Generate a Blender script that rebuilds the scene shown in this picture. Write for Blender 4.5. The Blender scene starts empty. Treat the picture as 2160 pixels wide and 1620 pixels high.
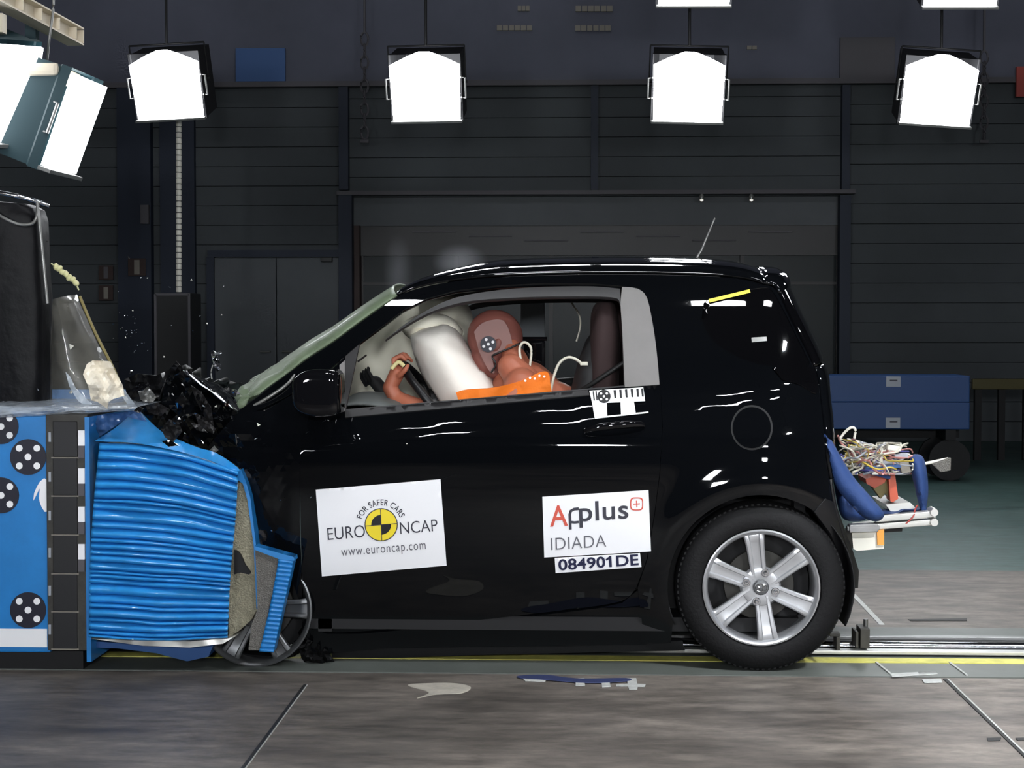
import bpy, bmesh, math, random
from mathutils import Vector, Matrix, noise, geometry
from math import sin, cos, pi, radians as R
D = bpy.data
SC = bpy.context.scene
COL = SC.collection

# ------------------------------------------------------------------ camera, world, exposure
FPX = 3540.0
CAMP = Vector((0, -6.0, 1.244))
YAW = math.atan(145/FPX); PITCH = math.atan(126/FPX)
cd = D.cameras.new('camera'); cam = D.objects.new('camera', cd); COL.objects.link(cam)
cam.location = CAMP; cam.rotation_euler = (pi/2-PITCH, 0, YAW)
cd.sensor_width = 36; cd.lens = 36*FPX/2160; cd.clip_end = 100
SC.camera = cam
RM = cam.rotation_euler.to_matrix()
w = D.worlds.new('world'); SC.world = w; w.use_nodes = True
w.node_tree.nodes['Background'].inputs[0].default_value = (0.55, 0.65, 1.0, 1)
w.node_tree.nodes['Background'].inputs[1].default_value = 0.012
vs = SC.view_settings
vs.view_transform = 'Standard'; vs.look = 'None'; vs.gamma = 1; vs.use_curve_mapping = False
vs.exposure = 0.0
LAMP_BACK = 24.0      # radiance of the far row of floodlights
LAMP_SIDE = 9.0       # the two near the barrier
LAMP_FRONT = 225.0    # low rows behind the photographer
LAMP_OVER = 50.0     # over the car, a little behind it
LAMP_HIGH = 90.0      # high row between camera and car
LAMP_WALL_FILL = 12.0      # added unseen lamps brightening the back wall
#     # the rows behind and above the photographer

# ------------------------------------------------------------------ pixel -> place helpers
def ray(px, py):
    return (RM @ Vector(((px-1080)/FPX, -(py-810)/FPX, -1)))
def W(px, py, Y):
    d = ray(px, py); t = (Y-CAMP.y)/d.y
    return CAMP + d*t
def G(px, py, z=0.0):
    d = ray(px, py); t = (z-CAMP.z)/d.z
    return CAMP + d*t
def PX(P):
    q = RM.transposed() @ (Vector(P)-CAMP)
    return (1080+FPX*q.x/-q.z, 810-FPX*q.y/-q.z)
def cr(pts, closed=False, n=6):
    """smooth curve through points"""
    out = []; N = len(pts); V = [Vector(p) for p in pts]
    rng = N if closed else N-1
    for i in range(rng):
        p0 = V[(i-1) % N] if closed or i > 0 else V[0]
        p1 = V[i]; p2 = V[(i+1) % N]
        p3 = V[(i+2) % N] if closed or i+2 < N else V[-1]
        for k in range(n):
            t = k/n
            out.append(0.5*((2*p1)+(p2-p0)*t+(2*p0-5*p1+4*p2-p3)*t*t+(3*p1-p0-3*p2+p3)*t**3))
    if not closed: out.append(V[-1])
    return out
def interp(x, tab):
    if x <= tab[0][0]: return tab[0][1]
    for i in range(len(tab)-1):
        a, b = tab[i], tab[i+1]
        if x <= b[0]:
            t = (x-a[0])/(b[0]-a[0])
            m0 = tab[max(i-1, 0)]; m3 = tab[min(i+2, len(tab)-1)]
            h = b[0]-a[0]
            s0 = (b[1]-m0[1])/(b[0]-m0[0]); s1 = (m3[1]-a[1])/(m3[0]-a[0])
            t2, t3 = t*t, t*t*t
            return (2*t3-3*t2+1)*a[1]+(t3-2*t2+t)*h*s0+(-2*t3+3*t2)*b[1]+(t3-t2)*h*s1
    a, b = tab[-2], tab[-1]
    return b[1]+(x-b[0])*(b[1]-a[1])/(b[0]-a[0])

# ------------------------------------------------------------------ materials
def mat(name, col, rough=.5, metal=0., coat=0., emit=None, trans=0., alpha=1., bump=0, bscale=20., var=0., vscale=4., sheen=0., ior=1.45, spec=.5):
    m = D.materials.new(name); m.use_nodes = True
    nt = m.node_tree; b = nt.nodes['Principled BSDF']
    c = (*col, 1)
    b.inputs['Base Color'].default_value = c
    b.inputs['Roughness'].default_value = rough
    b.inputs['Metallic'].default_value = metal
    b.inputs['Coat Weight'].default_value = coat
    b.inputs['Coat Roughness'].default_value = .0
    b.inputs['Transmission Weight'].default_value = trans
    b.inputs['Alpha'].default_value = alpha
    b.inputs['IOR'].default_value = ior
    b.inputs['Specular IOR Level'].default_value = spec
    b.inputs['Sheen Weight'].default_value = sheen
    if emit:
        b.inputs['Emission Color'].default_value = (*emit[0], 1)
        b.inputs['Emission Strength'].default_value = emit[1]
    tc = None
    if bump or var:
        tc = nt.nodes.new('ShaderNodeTexCoord')
    if bump:
        n = nt.nodes.new('ShaderNodeTexNoise'); n.inputs['Scale'].default_value = bscale; n.inputs['Detail'].default_value = 5
        bp = nt.nodes.new('ShaderNodeBump'); bp.inputs['Strength'].default_value = bump; bp.inputs['Distance'].default_value = .02
        nt.links.new(tc.outputs['Object'], n.inputs['Vector']); nt.links.new(n.outputs[0], bp.inputs['Height'])
        nt.links.new(bp.outputs[0], b.inputs['Normal'])
    if var:
        n = nt.nodes.new('ShaderNodeTexNoise'); n.inputs['Scale'].default_value = vscale; n.inputs['Detail'].default_value = 6
        n.inputs['Roughness'].default_value = .65
        nt.links.new(tc.outputs['Object'], n.inputs['Vector'])
        cr_ = nt.nodes.new('ShaderNodeValToRGB')
        cr_.color_ramp.elements[0].position = .3; cr_.color_ramp.elements[1].position = .72
        cr_.color_ramp.elements[0].color = (*[x*(1-var) for x in col], 1)
        cr_.color_ramp.elements[1].color = (*[min(1, x*(1+var)) for x in col], 1)
        nt.links.new(n.outputs[0], cr_.inputs[0]); nt.links.new(cr_.outputs[0], b.inputs['Base Color'])
    return m
M = {}
M['paint'] = mat('black_paint', (.0022, .0026, .0034), .05, 0, .7, spec=.02)
M['blackplastic'] = mat('black_plastic', (.006, .006, .007), .4)
M['trimgrey'] = mat('trim_grey', (.02, .019, .02), .45)
M['pillargrey'] = mat('pillar_grey', (.2, .19, .185), .62, var=.08, vscale=6)
M['darkglass'] = mat('privacy_glass', (.002, .002, .0025), .04, 0, .6, spec=.05)
M['darkhall'] = mat('dark_hall', (.016, .017, .02), .85)
M['rubber'] = mat('tyre_rubber', (.006, .006, .0065), .6, spec=.22, bump=.15, bscale=90)
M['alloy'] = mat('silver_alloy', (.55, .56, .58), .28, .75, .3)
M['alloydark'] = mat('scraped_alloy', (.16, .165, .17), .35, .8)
M['chrome'] = mat('chrome', (.75, .76, .8), .12, 1)
M['steel'] = mat('dull_steel', (.3, .3, .3), .38, .9, var=.2)
M['black'] = mat('matt_black', (.004, .004, .005), .7)
M['gloss'] = mat('gloss_black', (.004, .004, .005), .06, 0, .8, spec=.05)
M['white'] = mat('placard_white', (.86, .86, .88), .7, spec=.15)
M['offwhite'] = mat('off_white', (.72, .7, .62), .6)
M['ink'] = mat('ink_grey', (.035, .035, .05), .5)
M['inklight'] = mat('ink_light_grey', (.13, .13, .15), .5)
M['inkblack'] = mat('ink_black', (.008, .008, .01), .5)
M['inknavy'] = mat('ink_navy', (.012, .014, .05), .5)
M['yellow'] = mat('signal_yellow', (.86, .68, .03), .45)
M['inkred'] = mat('ink_red', (.62, .09, .06), .5)
M['blue'] = mat('barrier_blue', (.012, .19, .52), .38, 0, .25, var=.1, vscale=9)
M['bluefoil'] = mat('crushed_blue_sheet', (.03, .29, .7), .24, 0, .6, var=.12, vscale=14)
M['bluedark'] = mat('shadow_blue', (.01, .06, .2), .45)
M['honey'] = mat('aluminium_honeycomb', (.42, .39, .28), .55, .25, bump=.8, bscale=160, var=.25, vscale=60)
M['honeygrey'] = mat('grey_honeycomb', (.22, .21, .19), .5, .35, bump=.8, bscale=200, var=.2, vscale=80)
M['frame'] = mat('barrier_frame', (.045, .043, .038), .55, .3, var=.3, vscale=20)
M['target'] = mat('target_navy', (.006, .006, .018), .5)
M['wrap'] = mat('black_wrap', (.005, .005, .006), .45, spec=.12, bump=.35, bscale=12)
M['airbag'] = mat('airbag_cloth', (.9, .85, .77), .8, bump=.2, bscale=14)
M['curtain'] = mat('cream_airbag', (.86, .82, .68), .85, bump=.25, bscale=9)
M['skin'] = mat('dummy_vinyl', (.40, .125, .07), .5, bump=.1, bscale=30)
M['skinarm'] = mat('dummy_arm_vinyl', (.40, .15, .11), .5, bump=.1, bscale=30)
M['skinhead'] = mat('dummy_head_vinyl', (.21, .07, .055), .5)
M['orange'] = mat('orange_cloth', (.85, .19, .01), .7, bump=.3, bscale=30)
M['seat'] = mat('dark_seat_cloth', (.03, .016, .016), .85, var=.2)
M['cabin'] = mat('cabin_plastic', (.018, .018, .019), .7)
M['dash'] = mat('dashboard_grey', (.11, .12, .115), .65)
M['cable'] = mat('cream_cable', (.62, .6, .5), .5)
M['cableblack'] = mat('black_cable', (.01, .01, .01), .5)
M['padblue'] = mat('padded_blue_cloth', (.018, .05, .17), .7, bump=.3, bscale=18, var=.15)
M['alu'] = mat('aluminium_profile', (.58, .58, .55), .35, .7)
M['redbox'] = mat('red_orange_paint', (.55, .1, .05), .45)
M['amber'] = mat('amber_plastic', (.7, .3, .05), .45)
M['olive'] = mat('olive_metal', (.2, .16, .05), .5)
M['lamphouse'] = mat('teal_lamp_housing', (.01, .034, .042), .5)
M['lampgrey'] = mat('lamp_metal', (.25, .25, .24), .4, .6)
M['beam'] = mat('cream_steel', (.62, .55, .43), .55)
M['bluelabel'] = mat('blue_board', (.045, .11, .28), .6)
M['bluebox'] = mat('blue_crate', (.006, .042, .15), .5)
M['smallwhite'] = mat('label_grey', (.32, .34, .38), .6)
M['wallpanel'] = mat('wall_panel', (.056, .064, .07), .75, var=.18, vscale=.7)
M['wallup'] = mat('wall_upper', (.095, .1, .135), .75, var=.15, vscale=.7)
M['steelblue'] = mat('blue_column', (.009, .016, .034), .6)
M['ledge'] = mat('ledge_grey', (.085, .08, .09), .65)
M['doorgrey'] = mat('door_grey', (.078, .086, .095), .6, var=.08, vscale=2)
M['brownframe'] = mat('brown_frame', (.03, .014, .011), .6)
M['glasswin'] = mat('portal_window', (.02, .026, .028), .35, 0, 0, spec=.2)
M['dimcream'] = mat('dim_cream', (.22, .2, .17), .6)
M['laneyellow'] = mat('lane_yellow', (.55, .52, .12), .6, var=.25, vscale=14)
M['lanegrey'] = mat('lane_grey', (.105, .115, .105), .42, var=.2, vscale=3)
M['groove'] = mat('groove_dark', (.012, .012, .012), .6)
M['tape'] = mat('worn_tape', (.45, .46, .44), .6, var=.2, vscale=30)
M['tapeblue'] = mat('navy_tape', (.03, .04, .11), .6)
M['red'] = mat('red_paint', (.35, .05, .04), .5)
M['clearglass'] = mat('clear_sheet', (.85, .92, .95), .08, 0, 0, trans=1, ior=1.25)
def mix_clear(name, col, rough, fac, metal=0, ct=.6):
    m = D.materials.new(name); m.use_nodes = True; nt = m.node_tree
    b = nt.nodes['Principled BSDF']; b.inputs['Base Color'].default_value = (*col, 1); b.inputs['Roughness'].default_value = rough
    b.inputs['Coat Weight'].default_value = ct
    t = nt.nodes.new('ShaderNodeBsdfTransparent'); mx = nt.nodes.new('ShaderNodeMixShader')
    tc = nt.nodes.new('ShaderNodeTexCoord'); n = nt.nodes.new('ShaderNodeTexNoise'); n.inputs['Scale'].default_value = 9
    n.inputs['Detail'].default_value = 6
    mr = nt.nodes.new('ShaderNodeMapRange'); mr.inputs[1].default_value = .35; mr.inputs[2].default_value = .65
    mr.inputs[3].default_value = max(0, fac-.12); mr.inputs[4].default_value = min(1, fac+.12)
    nt.links.new(tc.outputs['Object'], n.inputs['Vector']); nt.links.new(n.outputs[0], mr.inputs[0])
    nt.links.new(mr.outputs[0], mx.inputs[0])
    nt.links.new(t.outputs[0], mx.inputs[1]); nt.links.new(b.outputs[0], mx.inputs[2])
    nt.links.new(mx.outputs[0], nt.nodes['Material Output'].inputs[0])
    return m
M['windscreen'] = mix_clear('cracked_windscreen', (.2, .26, .16), .5, .62, ct=.08)
M['film'] = mix_clear('clear_film', (.6, .66, .72), .2, .42)
M['filmdim'] = mix_clear('smoky_film', (.2, .19, .16), .35, .3)
M['bluefilm'] = mix_clear('film_over_blue', (.06, .14, .34), .2, .55)
def lampmat(name, strength):
    return mat(name, (.9, .9, .9), .5, emit=((.93, .96, 1.0), strength))
M['lens_back'] = lampmat('floodlight_lens', LAMP_BACK)
M['lens_side'] = lampmat('floodlight_lens_side', LAMP_SIDE)
M['lens_front'] = lampmat('floodlight_lens_near', LAMP_FRONT)
M['lens_over'] = lampmat('floodlight_lens_over', LAMP_OVER)
M['lens_floor_fill'] = lampmat('floor_fill_lens', 2000)  # added unseen lamp that brightens the floor at right front
M['lens_right'] = lampmat('floodlight_lens_right', 60)
M['lens_high'] = lampmat('floodlight_lens_high', LAMP_HIGH)
M['lens_wall_fill'] = lampmat('wall_fill_lens', LAMP_WALL_FILL)
M['spot'] = mat('small_spot', (.9, .9, .8), .5, emit=((1, .92, .8), 1.6))
def concrete(name, c1, c2, c3, rough=.5):
    m = D.materials.new(name); m.use_nodes = True; nt = m.node_tree; b = nt.nodes['Principled BSDF']
    L = nt.links.new
    tc = nt.nodes.new('ShaderNodeTexCoord')
    mp = nt.nodes.new('ShaderNodeMapping'); mp.inputs['Scale'].default_value = (.45, 1.1, 1)
    L(tc.outputs['Object'], mp.inputs[0])
    n1 = nt.nodes.new('ShaderNodeTexNoise'); n1.inputs['Scale'].default_value = 2.2; n1.inputs['Detail'].default_value = 9; n1.inputs['Roughness'].default_value = .68
    n2 = nt.nodes.new('ShaderNodeTexNoise'); n2.inputs['Scale'].default_value = 14; n2.inputs['Detail'].default_value = 8; n2.inputs['Roughness'].default_value = .7
    L(mp.outputs[0], n1.inputs['Vector']); L(mp.outputs[0], n2.inputs['Vector'])
    r = nt.nodes.new('ShaderNodeValToRGB'); e = r.color_ramp.elements
    e[0].position = .3; e[0].color = (*c1, 1); e[1].position = .72; e[1].color = (*c3, 1)
    k = e.new(.5); k.color = (*c2, 1)
    L(n1.outputs[0], r.inputs[0])
    r2 = nt.nodes.new('ShaderNodeValToRGB'); e = r2.color_ramp.elements
    e[0].position = .3; e[0].color = (.42, .42, .42, 1); e[1].position = .7; e[1].color = (1.4, 1.4, 1.4, 1)
    L(n2.outputs[0], r2.inputs[0])
    mx = nt.nodes.new('ShaderNodeMix'); mx.data_type = 'RGBA'; mx.blend_type = 'MULTIPLY'; mx.inputs[0].default_value = 1
    L(r.outputs[0], mx.inputs[6]); L(r2.outputs[0], mx.inputs[7]); L(mx.outputs[2], b.inputs['Base Color'])
    mr = nt.nodes.new('ShaderNodeMapRange'); mr.inputs[3].default_value = rough-.12; mr.inputs[4].default_value = rough+.2
    L(n1.outputs[0], mr.inputs[0]); L(mr.outputs[0], b.inputs['Roughness'])
    bp = nt.nodes.new('ShaderNodeBump'); bp.inputs['Strength'].default_value = .25; bp.inputs['Distance'].default_value = .01
    L(n2.outputs[0], bp.inputs['Height']); L(bp.outputs[0], b.inputs['Normal'])
    return m
M['concrete'] = concrete('worn_concrete', (.042, .036, .031), (.130, .112, .096), (.24, .208, .18), .5)
M['greenfloor'] = concrete('green_floor_paint', (.03, .068, .062), (.042, .088, .08), (.055, .1, .09), .42)

# ------------------------------------------------------------------ object helpers
LOCAL = set()
def link(name, me, m, parent=None):
    o = D.objects.new(name, me); COL.objects.link(o)
    if m is not None:
        for x in (m if isinstance(m, (list, tuple)) else [m]): me.materials.append(x)
    if parent is not None:
        o.parent = parent
        # meshes are built in place; a thing's Empty sits at its base
        if parent.type == 'EMPTY' and parent.name not in LOCAL:
            o.matrix_parent_inverse = Matrix.Translation(-parent.location)
    return o
def thing(name, label, cat, loc=(0, 0, 0), group=None, local=False):
    o = D.objects.new(name, None); COL.objects.link(o); o.location = loc
    o['label'] = label; o['category'] = cat
    if group: o['group'] = group
    if local: LOCAL.add(o.name)
    return o
def tag(o, label, cat, group=None, kind=None):
    o['label'] = label; o['category'] = cat
    if group: o['group'] = group
    if kind: o['kind'] = kind
    return o
def struct(o): o['kind'] = 'structure'; return o
def center(o):
    """move a top-level mesh's origin to the base of its mesh"""
    vsx = [v.co for v in o.data.vertices]
    c = Vector((sum(v.x for v in vsx)/len(vsx), sum(v.y for v in vsx)/len(vsx), min(v.z for v in vsx)))
    o.data.transform(Matrix.Translation(-c)); o.location = c
    return o
def bm_mesh(name, bm, smooth=None):
    me = D.meshes.new(name)
    bmesh.ops.recalc_face_normals(bm, faces=bm.faces)
    bm.to_mesh(me); bm.free()
    if smooth is not None:
        for p in me.polygons: p.use_smooth = True
        me.set_sharp_from_angle(angle=R(smooth))
    return me
def add_box(bm, c, s, rot=None, bevel=0, mi=0):
    r = bmesh.ops.create_cube(bm, size=1)
    vv = r['verts']
    fs = list({f for v in vv for f in v.link_faces})
    for f in fs: f.material_index = mi
    for v in vv: v.co = Vector((v.co.x*s[0], v.co.y*s[1], v.co.z*s[2]))
    if bevel:
        es = list({e for v in vv for e in v.link_edges})
        rb = bmesh.ops.bevel(bm, geom=es, offset=bevel, segments=2, affect='EDGES', profile=.6)
        vv = list({v for f in rb['faces'] for v in f.verts} | {v for v in vv if v.is_valid})
        for f in rb['faces']: f.material_index = mi
    m = (rot.to_4x4() if rot is not None else Matrix.Identity(4))
    T = Matrix.Translation(Vector(c)) @ m
    for v in vv: v.co = T @ v.co
    return vv
def add_tube(bm, pts, r, n=8, mi=0, cap=True):
    pts = [Vector(p) for p in pts]; rings = []
    N = len(pts); rr = r if isinstance(r, (list, tuple)) else [r]*N
    up = Vector((0, 0, 1))
    for i, p in enumerate(pts):
        d = (pts[min(i+1, N-1)]-pts[max(i-1, 0)])
        if d.length < 1e-9: d = Vector((0, 0, 1))
        d.normalize()
        a = d.cross(up)
        if a.length < .05: a = d.cross(Vector((1, 0, 0)))
        a.normalize(); b = d.cross(a)
        rings.append([bm.verts.new(p+(a*cos(2*pi*k/n)+b*sin(2*pi*k/n))*rr[i]) for k in range(n)])
    for i in range(N-1):
        for k in range(n):
            f = bm.faces.new((rings[i][k], rings[i][(k+1) % n], rings[i+1][(k+1) % n], rings[i+1][k])); f.material_index = mi
    if cap:
        for q in (rings[0], rings[-1]):
            f = bm.faces.new(q); f.material_index = mi
def add_lathe(bm, prof, c, n=48, mi=0, axis='Y', close=False):
    """prof: (radius, offset along axis)"""
    rings = []
    for (r, h) in prof:
        ring = []
        for k in range(n):
            a = 2*pi*k/n
            if axis == 'Y': v = Vector((r*cos(a), h, r*sin(a)))
            elif axis == 'Z': v = Vector((r*cos(a), r*sin(a), h))
            else: v = Vector((h, r*cos(a), r*sin(a)))
            ring.append(bm.verts.new(v+Vector(c)))
        rings.append(ring)
    m = len(rings)
    for i in range(m if close else m-1):
        A, B = rings[i], rings[(i+1) % m]
        for k in range(n):
            f = bm.faces.new((A[k], A[(k+1) % n], B[(k+1) % n], B[k])); f.material_index = mi
    if not close:
        for q in (rings[0], rings[-1]):
            try:
                f = bm.faces.new(q); f.material_index = mi
            except Exception: pass
def add_sph(bm, c, r, rot=None, p=2.0, mi=0, n=24):
    """superellipsoid"""
    r0 = bmesh.ops.create_uvsphere(bm, u_segments=n, v_segments=max(8, n//2), radius=1)
    vv = r0['verts']
    for f in {f for v in vv for f in v.link_faces}: f.material_index = mi
    for v in vv:
        q = v.co
        if p != 2.0:
            s = (abs(q.x)**p+abs(q.y)**p+abs(q.z)**p)**(1/p)
            q = q/s
        q = Vector((q.x*r[0], q.y*r[1], q.z*r[2]))
        if rot is not None: q = rot @ q
        v.co = q+Vector(c)
    return vv
def add_capsule(bm, a, b, ra, rb, n=16):
    a = Vector(a); b = Vector(b); d = b-a; L = d.length
    pts = []; rs = []
    dn = d.normalized()
    for k in range(6):
        t = pi/2*(1-k/5); pts.append(a-dn*ra*sin(t)); rs.append(max(ra*cos(t), 1e-4))
    for k in range(1, 6): t = k/6; pts.append(a.lerp(b, t)); rs.append(ra+(rb-ra)*t)
    for k in range(6):
        t = pi/2*k/5; pts.append(b+dn*rb*sin(t)); rs.append(max(rb*cos(t), 1e-4))
    # constant frame
    up = Vector((0, 0, 1)); x = dn.cross(up)
    if x.length < .05: x = dn.cross(Vector((1, 0, 0)))
    x.normalize(); y = dn.cross(x); rings = []
    for p, r in zip(pts, rs): rings.append([bm.verts.new(p+(x*cos(2*pi*k/n)+y*sin(2*pi*k/n))*r) for k in range(n)])
    for i in range(len(rings)-1):
        for k in range(n): bm.faces.new((rings[i][k], rings[i][(k+1) % n], rings[i+1][(k+1) % n], rings[i+1][k]))
    bm.faces.new(rings[0]); bm.faces.new(rings[-1])

# ---- polygon test & triangulated panels
def inside(p, poly):
    x, y = p; c = False; n = len(poly); j = n-1
    for i in range(n):
        xi, yi = poly[i][0], poly[i][1]; xj, yj = poly[j][0], poly[j][1]
        if (yi > y) != (yj > y) and x < (xj-xi)*(y-yi)/(yj-yi)+xi: c = not c
        j = i
    return c
def segd(p, poly):
    m = 1e9; P = Vector((p[0], p[1])); n = len(poly)
    for i in range(n):
        a = Vector(poly[i][:2]); b = Vector(poly[(i+1) % n][:2]); ab = b-a
        t = max(0, min(1, (P-a).dot(ab)/max(ab.length_squared, 1e-9)))
        m = min(m, (P-(a+ab*t)).length)
    return m
def densify(poly, step):
    out = []; n = len(poly)
    for i in range(n):
        a = Vector(poly[i][:2]); b = Vector(poly[(i+1) % n][:2]); k = max(1, int(round((b-a).length/step)))
        for j in range(k): out.append(a.lerp(b, j/k))
    return out
def tri2d(outer, holes=(), step=12):
    loops = [densify(outer, step)]+[densify(h, step) for h in holes]
    pts = []; edges = []
    for L in loops:
        s = len(pts); pts += L
        edges += [(s+i, s+(i+1) % len(L)) for i in range(len(L))]
    xs = [p.x for p in loops[0]]; ys = [p.y for p in loops[0]]
    y = min(ys)+step*.5; row = 0
    while y < max(ys):
        x = min(xs)+(step*.5 if row % 2 else 0)
        while x < max(xs):
            if inside((x, y), loops[0]) and not any(inside((x, y), h) for h in loops[1:]):
                if all(segd((x, y), L) > step*.45 for L in loops): pts.append(Vector((x, y)))
            x += step
        y += step*.87; row += 1
    vo, eo, fo, _, _, _ = geometry.delaunay_2d_cdt(pts, edges, [], 0, 1e-4)
    tris = []
    for f in fo:
        c = sum((vo[i] for i in f), Vector((0, 0)))/len(f)
        if inside(c, loops[0]) and not any(inside(c, h) for h in loops[1:]): tris.append(list(f))
    return vo, tris
def panel(name, outer, surf, m, parent=None, holes=(), step=12, thick=.004, flip=False, lift=0., shade='smooth', back=Vector((0, 1, 0))):
    """surf(px,py)->(P,N or None). A sheet of real thickness following the surface."""
    v2, tris = tri2d(outer, holes, step)
    P = []; Nn = []
    for q in v2:
        p, nrm = surf(q.x, q.y)
        if nrm is not None: P.append(p+nrm*lift); Nn.append(nrm)
        else: P.append(p); Nn.append(-back)
    n = len(P)
    used = sorted({i for t in tris for i in t})
    verts = [tuple(p) for p in P]+[tuple(P[i]-Nn[i]*thick) for i in range(n)]
    # orient triangles outward
    T2 = []
    for t in tris:
        a, b, c = (Vector(P[i]) for i in t)
        if (b-a).cross(c-a).dot(Nn[t[0]]) < 0: t = [t[0], t[2], t[1]]
        T2.append(t)
    cnt = {}
    for t in T2:
        for i in range(3):
            e = (t[i], t[(i+1) % 3]); cnt[e] = 1
    faces = [tuple(t) for t in T2]+[(t[0]+n, t[2]+n, t[1]+n) for t in T2]
    nf = len(faces)
    for (a, b) in list(cnt):
        if (b, a) not in cnt: faces.append((b, a, a+n, b+n))
    me = D.meshes.new(name); me.from_pydata(verts, [], faces); me.update()
    custom = []
    if shade == 'smooth' and surf(v2[0].x, v2[0].y)[1] is not None:
        for p in me.polygons: p.use_smooth = True
        for fi, p in enumerate(me.polygons):
            for vi in p.vertices:
                if fi < nf//2: custom.append(Nn[vi])
                elif fi < nf: custom.append(-Nn[vi-n])
                else: custom.append((Nn[vi % n]*.9+p.normal).normalized() if vi < n else p.normal)
        me.normals_split_custom_set([tuple(c) for c in custom])
    elif shade == 'smooth':
        for p in me.polygons: p.use_smooth = True
        me.set_sharp_from_angle(angle=R(40))
    return link(name, me, m, parent)
def plane_at(Y, amp=0, f=6., seed=0, ridge=True, tilt=(0, 0)):
    def s(px, py):
        p = W(px, py, Y)
        d = tilt[0]*p.x+tilt[1]*(p.z-1)
        if amp:
            q = Vector((p.x*f+seed*7.3, seed*3.1, p.z*f))
            v = noise.noise(q)+.5*noise.noise(q*2.3)
            if ridge: v = 1-2*abs(v)+.5*noise.noise(q*4.1)
            d += v*amp
        return W(px, py, Y+d), None
    return s
def grid_mesh(name, rows, m, parent=None, smooth=60, solid=0, closed=False):
    """rows: list of lists of points"""
    nv = len(rows[0]); verts = [tuple(p) for r in rows for p in r]; faces = []
    for i in range(len(rows)-1):
        for j in range(nv-1 if not closed else nv):
            j2 = (j+1) % nv
            faces.append((i*nv+j, i*nv+j2, (i+1)*nv+j2, (i+1)*nv+j))
    me = D.meshes.new(name); me.from_pydata(verts, [], faces); me.update()
    for p in me.polygons: p.use_smooth = True
    if smooth: me.set_sharp_from_angle(angle=R(smooth))
    o = link(name, me, m, parent)
    if solid:
        s = o.modifiers.new('solid', 'SOLIDIFY'); s.thickness = solid; s.offset = 0
    return o
def box_px(name, x0, y0, x1, y1, Y, depth, m, parent=None, bevel=.004):
    a = W(x0, y1, Y); b = W(x1, y0, Y)
    bm = bmesh.new()
    add_box(bm, ((a.x+b.x)/2, Y+depth/2, (a.z+b.z)/2), (abs(b.x-a.x), depth, abs(b.z-a.z)), bevel=bevel)
    return link(name, bm_mesh(name, bm), m, parent)
def tube_px(name, pts, r, m, parent=None, n=8, smooth=True, steps=6):
    """pts: (px,py,Y)"""
    P = [W(*p) for p in pts]
    if smooth and len(P) > 2: P = cr(P, n=steps)
    bm = bmesh.new(); add_tube(bm, P, r, n)
    return link(name, bm_mesh(name, bm, 50), m, parent)

# ---- lettering
def text2d(s, bold=0.0, space=1.0):
    cu = D.curves.new('t', 'FONT'); cu.body = s; cu.resolution_u = 5; cu.offset = bold; cu.space_character = space
    ob = D.objects.new('t', cu); COL.objects.link(ob)
    dg = bpy.context.evaluated_depsgraph_get(); dg.update()
    me = D.meshes.new_from_object(ob.evaluated_get(dg))
    D.objects.remove(ob); D.curves.remove(cu)
    xs = [v.co.x for v in me.vertices]; ys = [v.co.y for v in me.vertices]
    x0, x1, y0, y1 = min(xs), max(xs), min(ys), max(ys)
    for v in me.vertices: v.co = Vector(((v.co.x-x0)/(x1-x0), (v.co.y-y0)/(y1-y0), 0))
    return me
def lettering(name, s, quad, surf, m, parent, lift=.0004, bold=0., space=1., arc=None):
    """quad: px corners TL, TR, BL (parallelogram)"""
    me = text2d(s, bold, space); TL, TR, BL = [Vector(q) for q in quad] if quad else (None,)*3
    for v in me.vertices:
        u, t = v.co.x, v.co.y
        if arc:
            (cx, cy, r0, r1, a0, a1) = arc; a = R(a0+(a1-a0)*u); r = r0+(r1-r0)*t
            q = Vector((cx+r*cos(a), cy-r*sin(a)))
        else: q = TL+(TR-TL)*u+(BL-TL)*(1-t)
        p, n = surf(q.x, q.y)
        v.co = p+(n if n is not None else Vector((0, -1, 0)))*lift
    me.materials.clear()
    me.update()
    return link(name, me, m, parent)
def ring2d(cx, cy, r, n=32, sx=1, sy=1): return [(cx+r*sx*cos(2*pi*k/n), cy+r*sy*sin(2*pi*k/n)) for k in range(n)]

# ================================================================== SETTING
def slab(name, x0, x1, y0, y1, z, m, th=.05):
    bm = bmesh.new(); add_box(bm, ((x0+x1)/2, (y0+y1)/2, z-th/2), (x1-x0, y1-y0, th))
    return struct(link(name, bm_mesh(name, bm), m))
YB = G(2000, 1203).y
slab('floor', -9, 9, -10, YB, 0, M['concrete'])
o = slab('floor', -9, 9, YB, 12.6, 0, M['greenfloor'])
WY = 12.0
def wallbox(name, x0, x1, z0, z1, y0, y1, m):
    bm = bmesh.new(); add_box(bm, ((x0+x1)/2, (y0+y1)/2, (z0+z1)/2), (x1-x0, y1-y0, z1-z0))
    return struct(link(name, bm_mesh(name, bm), m))
zl = W(1000, 178, WY).z
xa, xb = W(738, 500, WY).x, W(1775, 500, WY).x
ztop = W(1000, 415, WY).z
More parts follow.
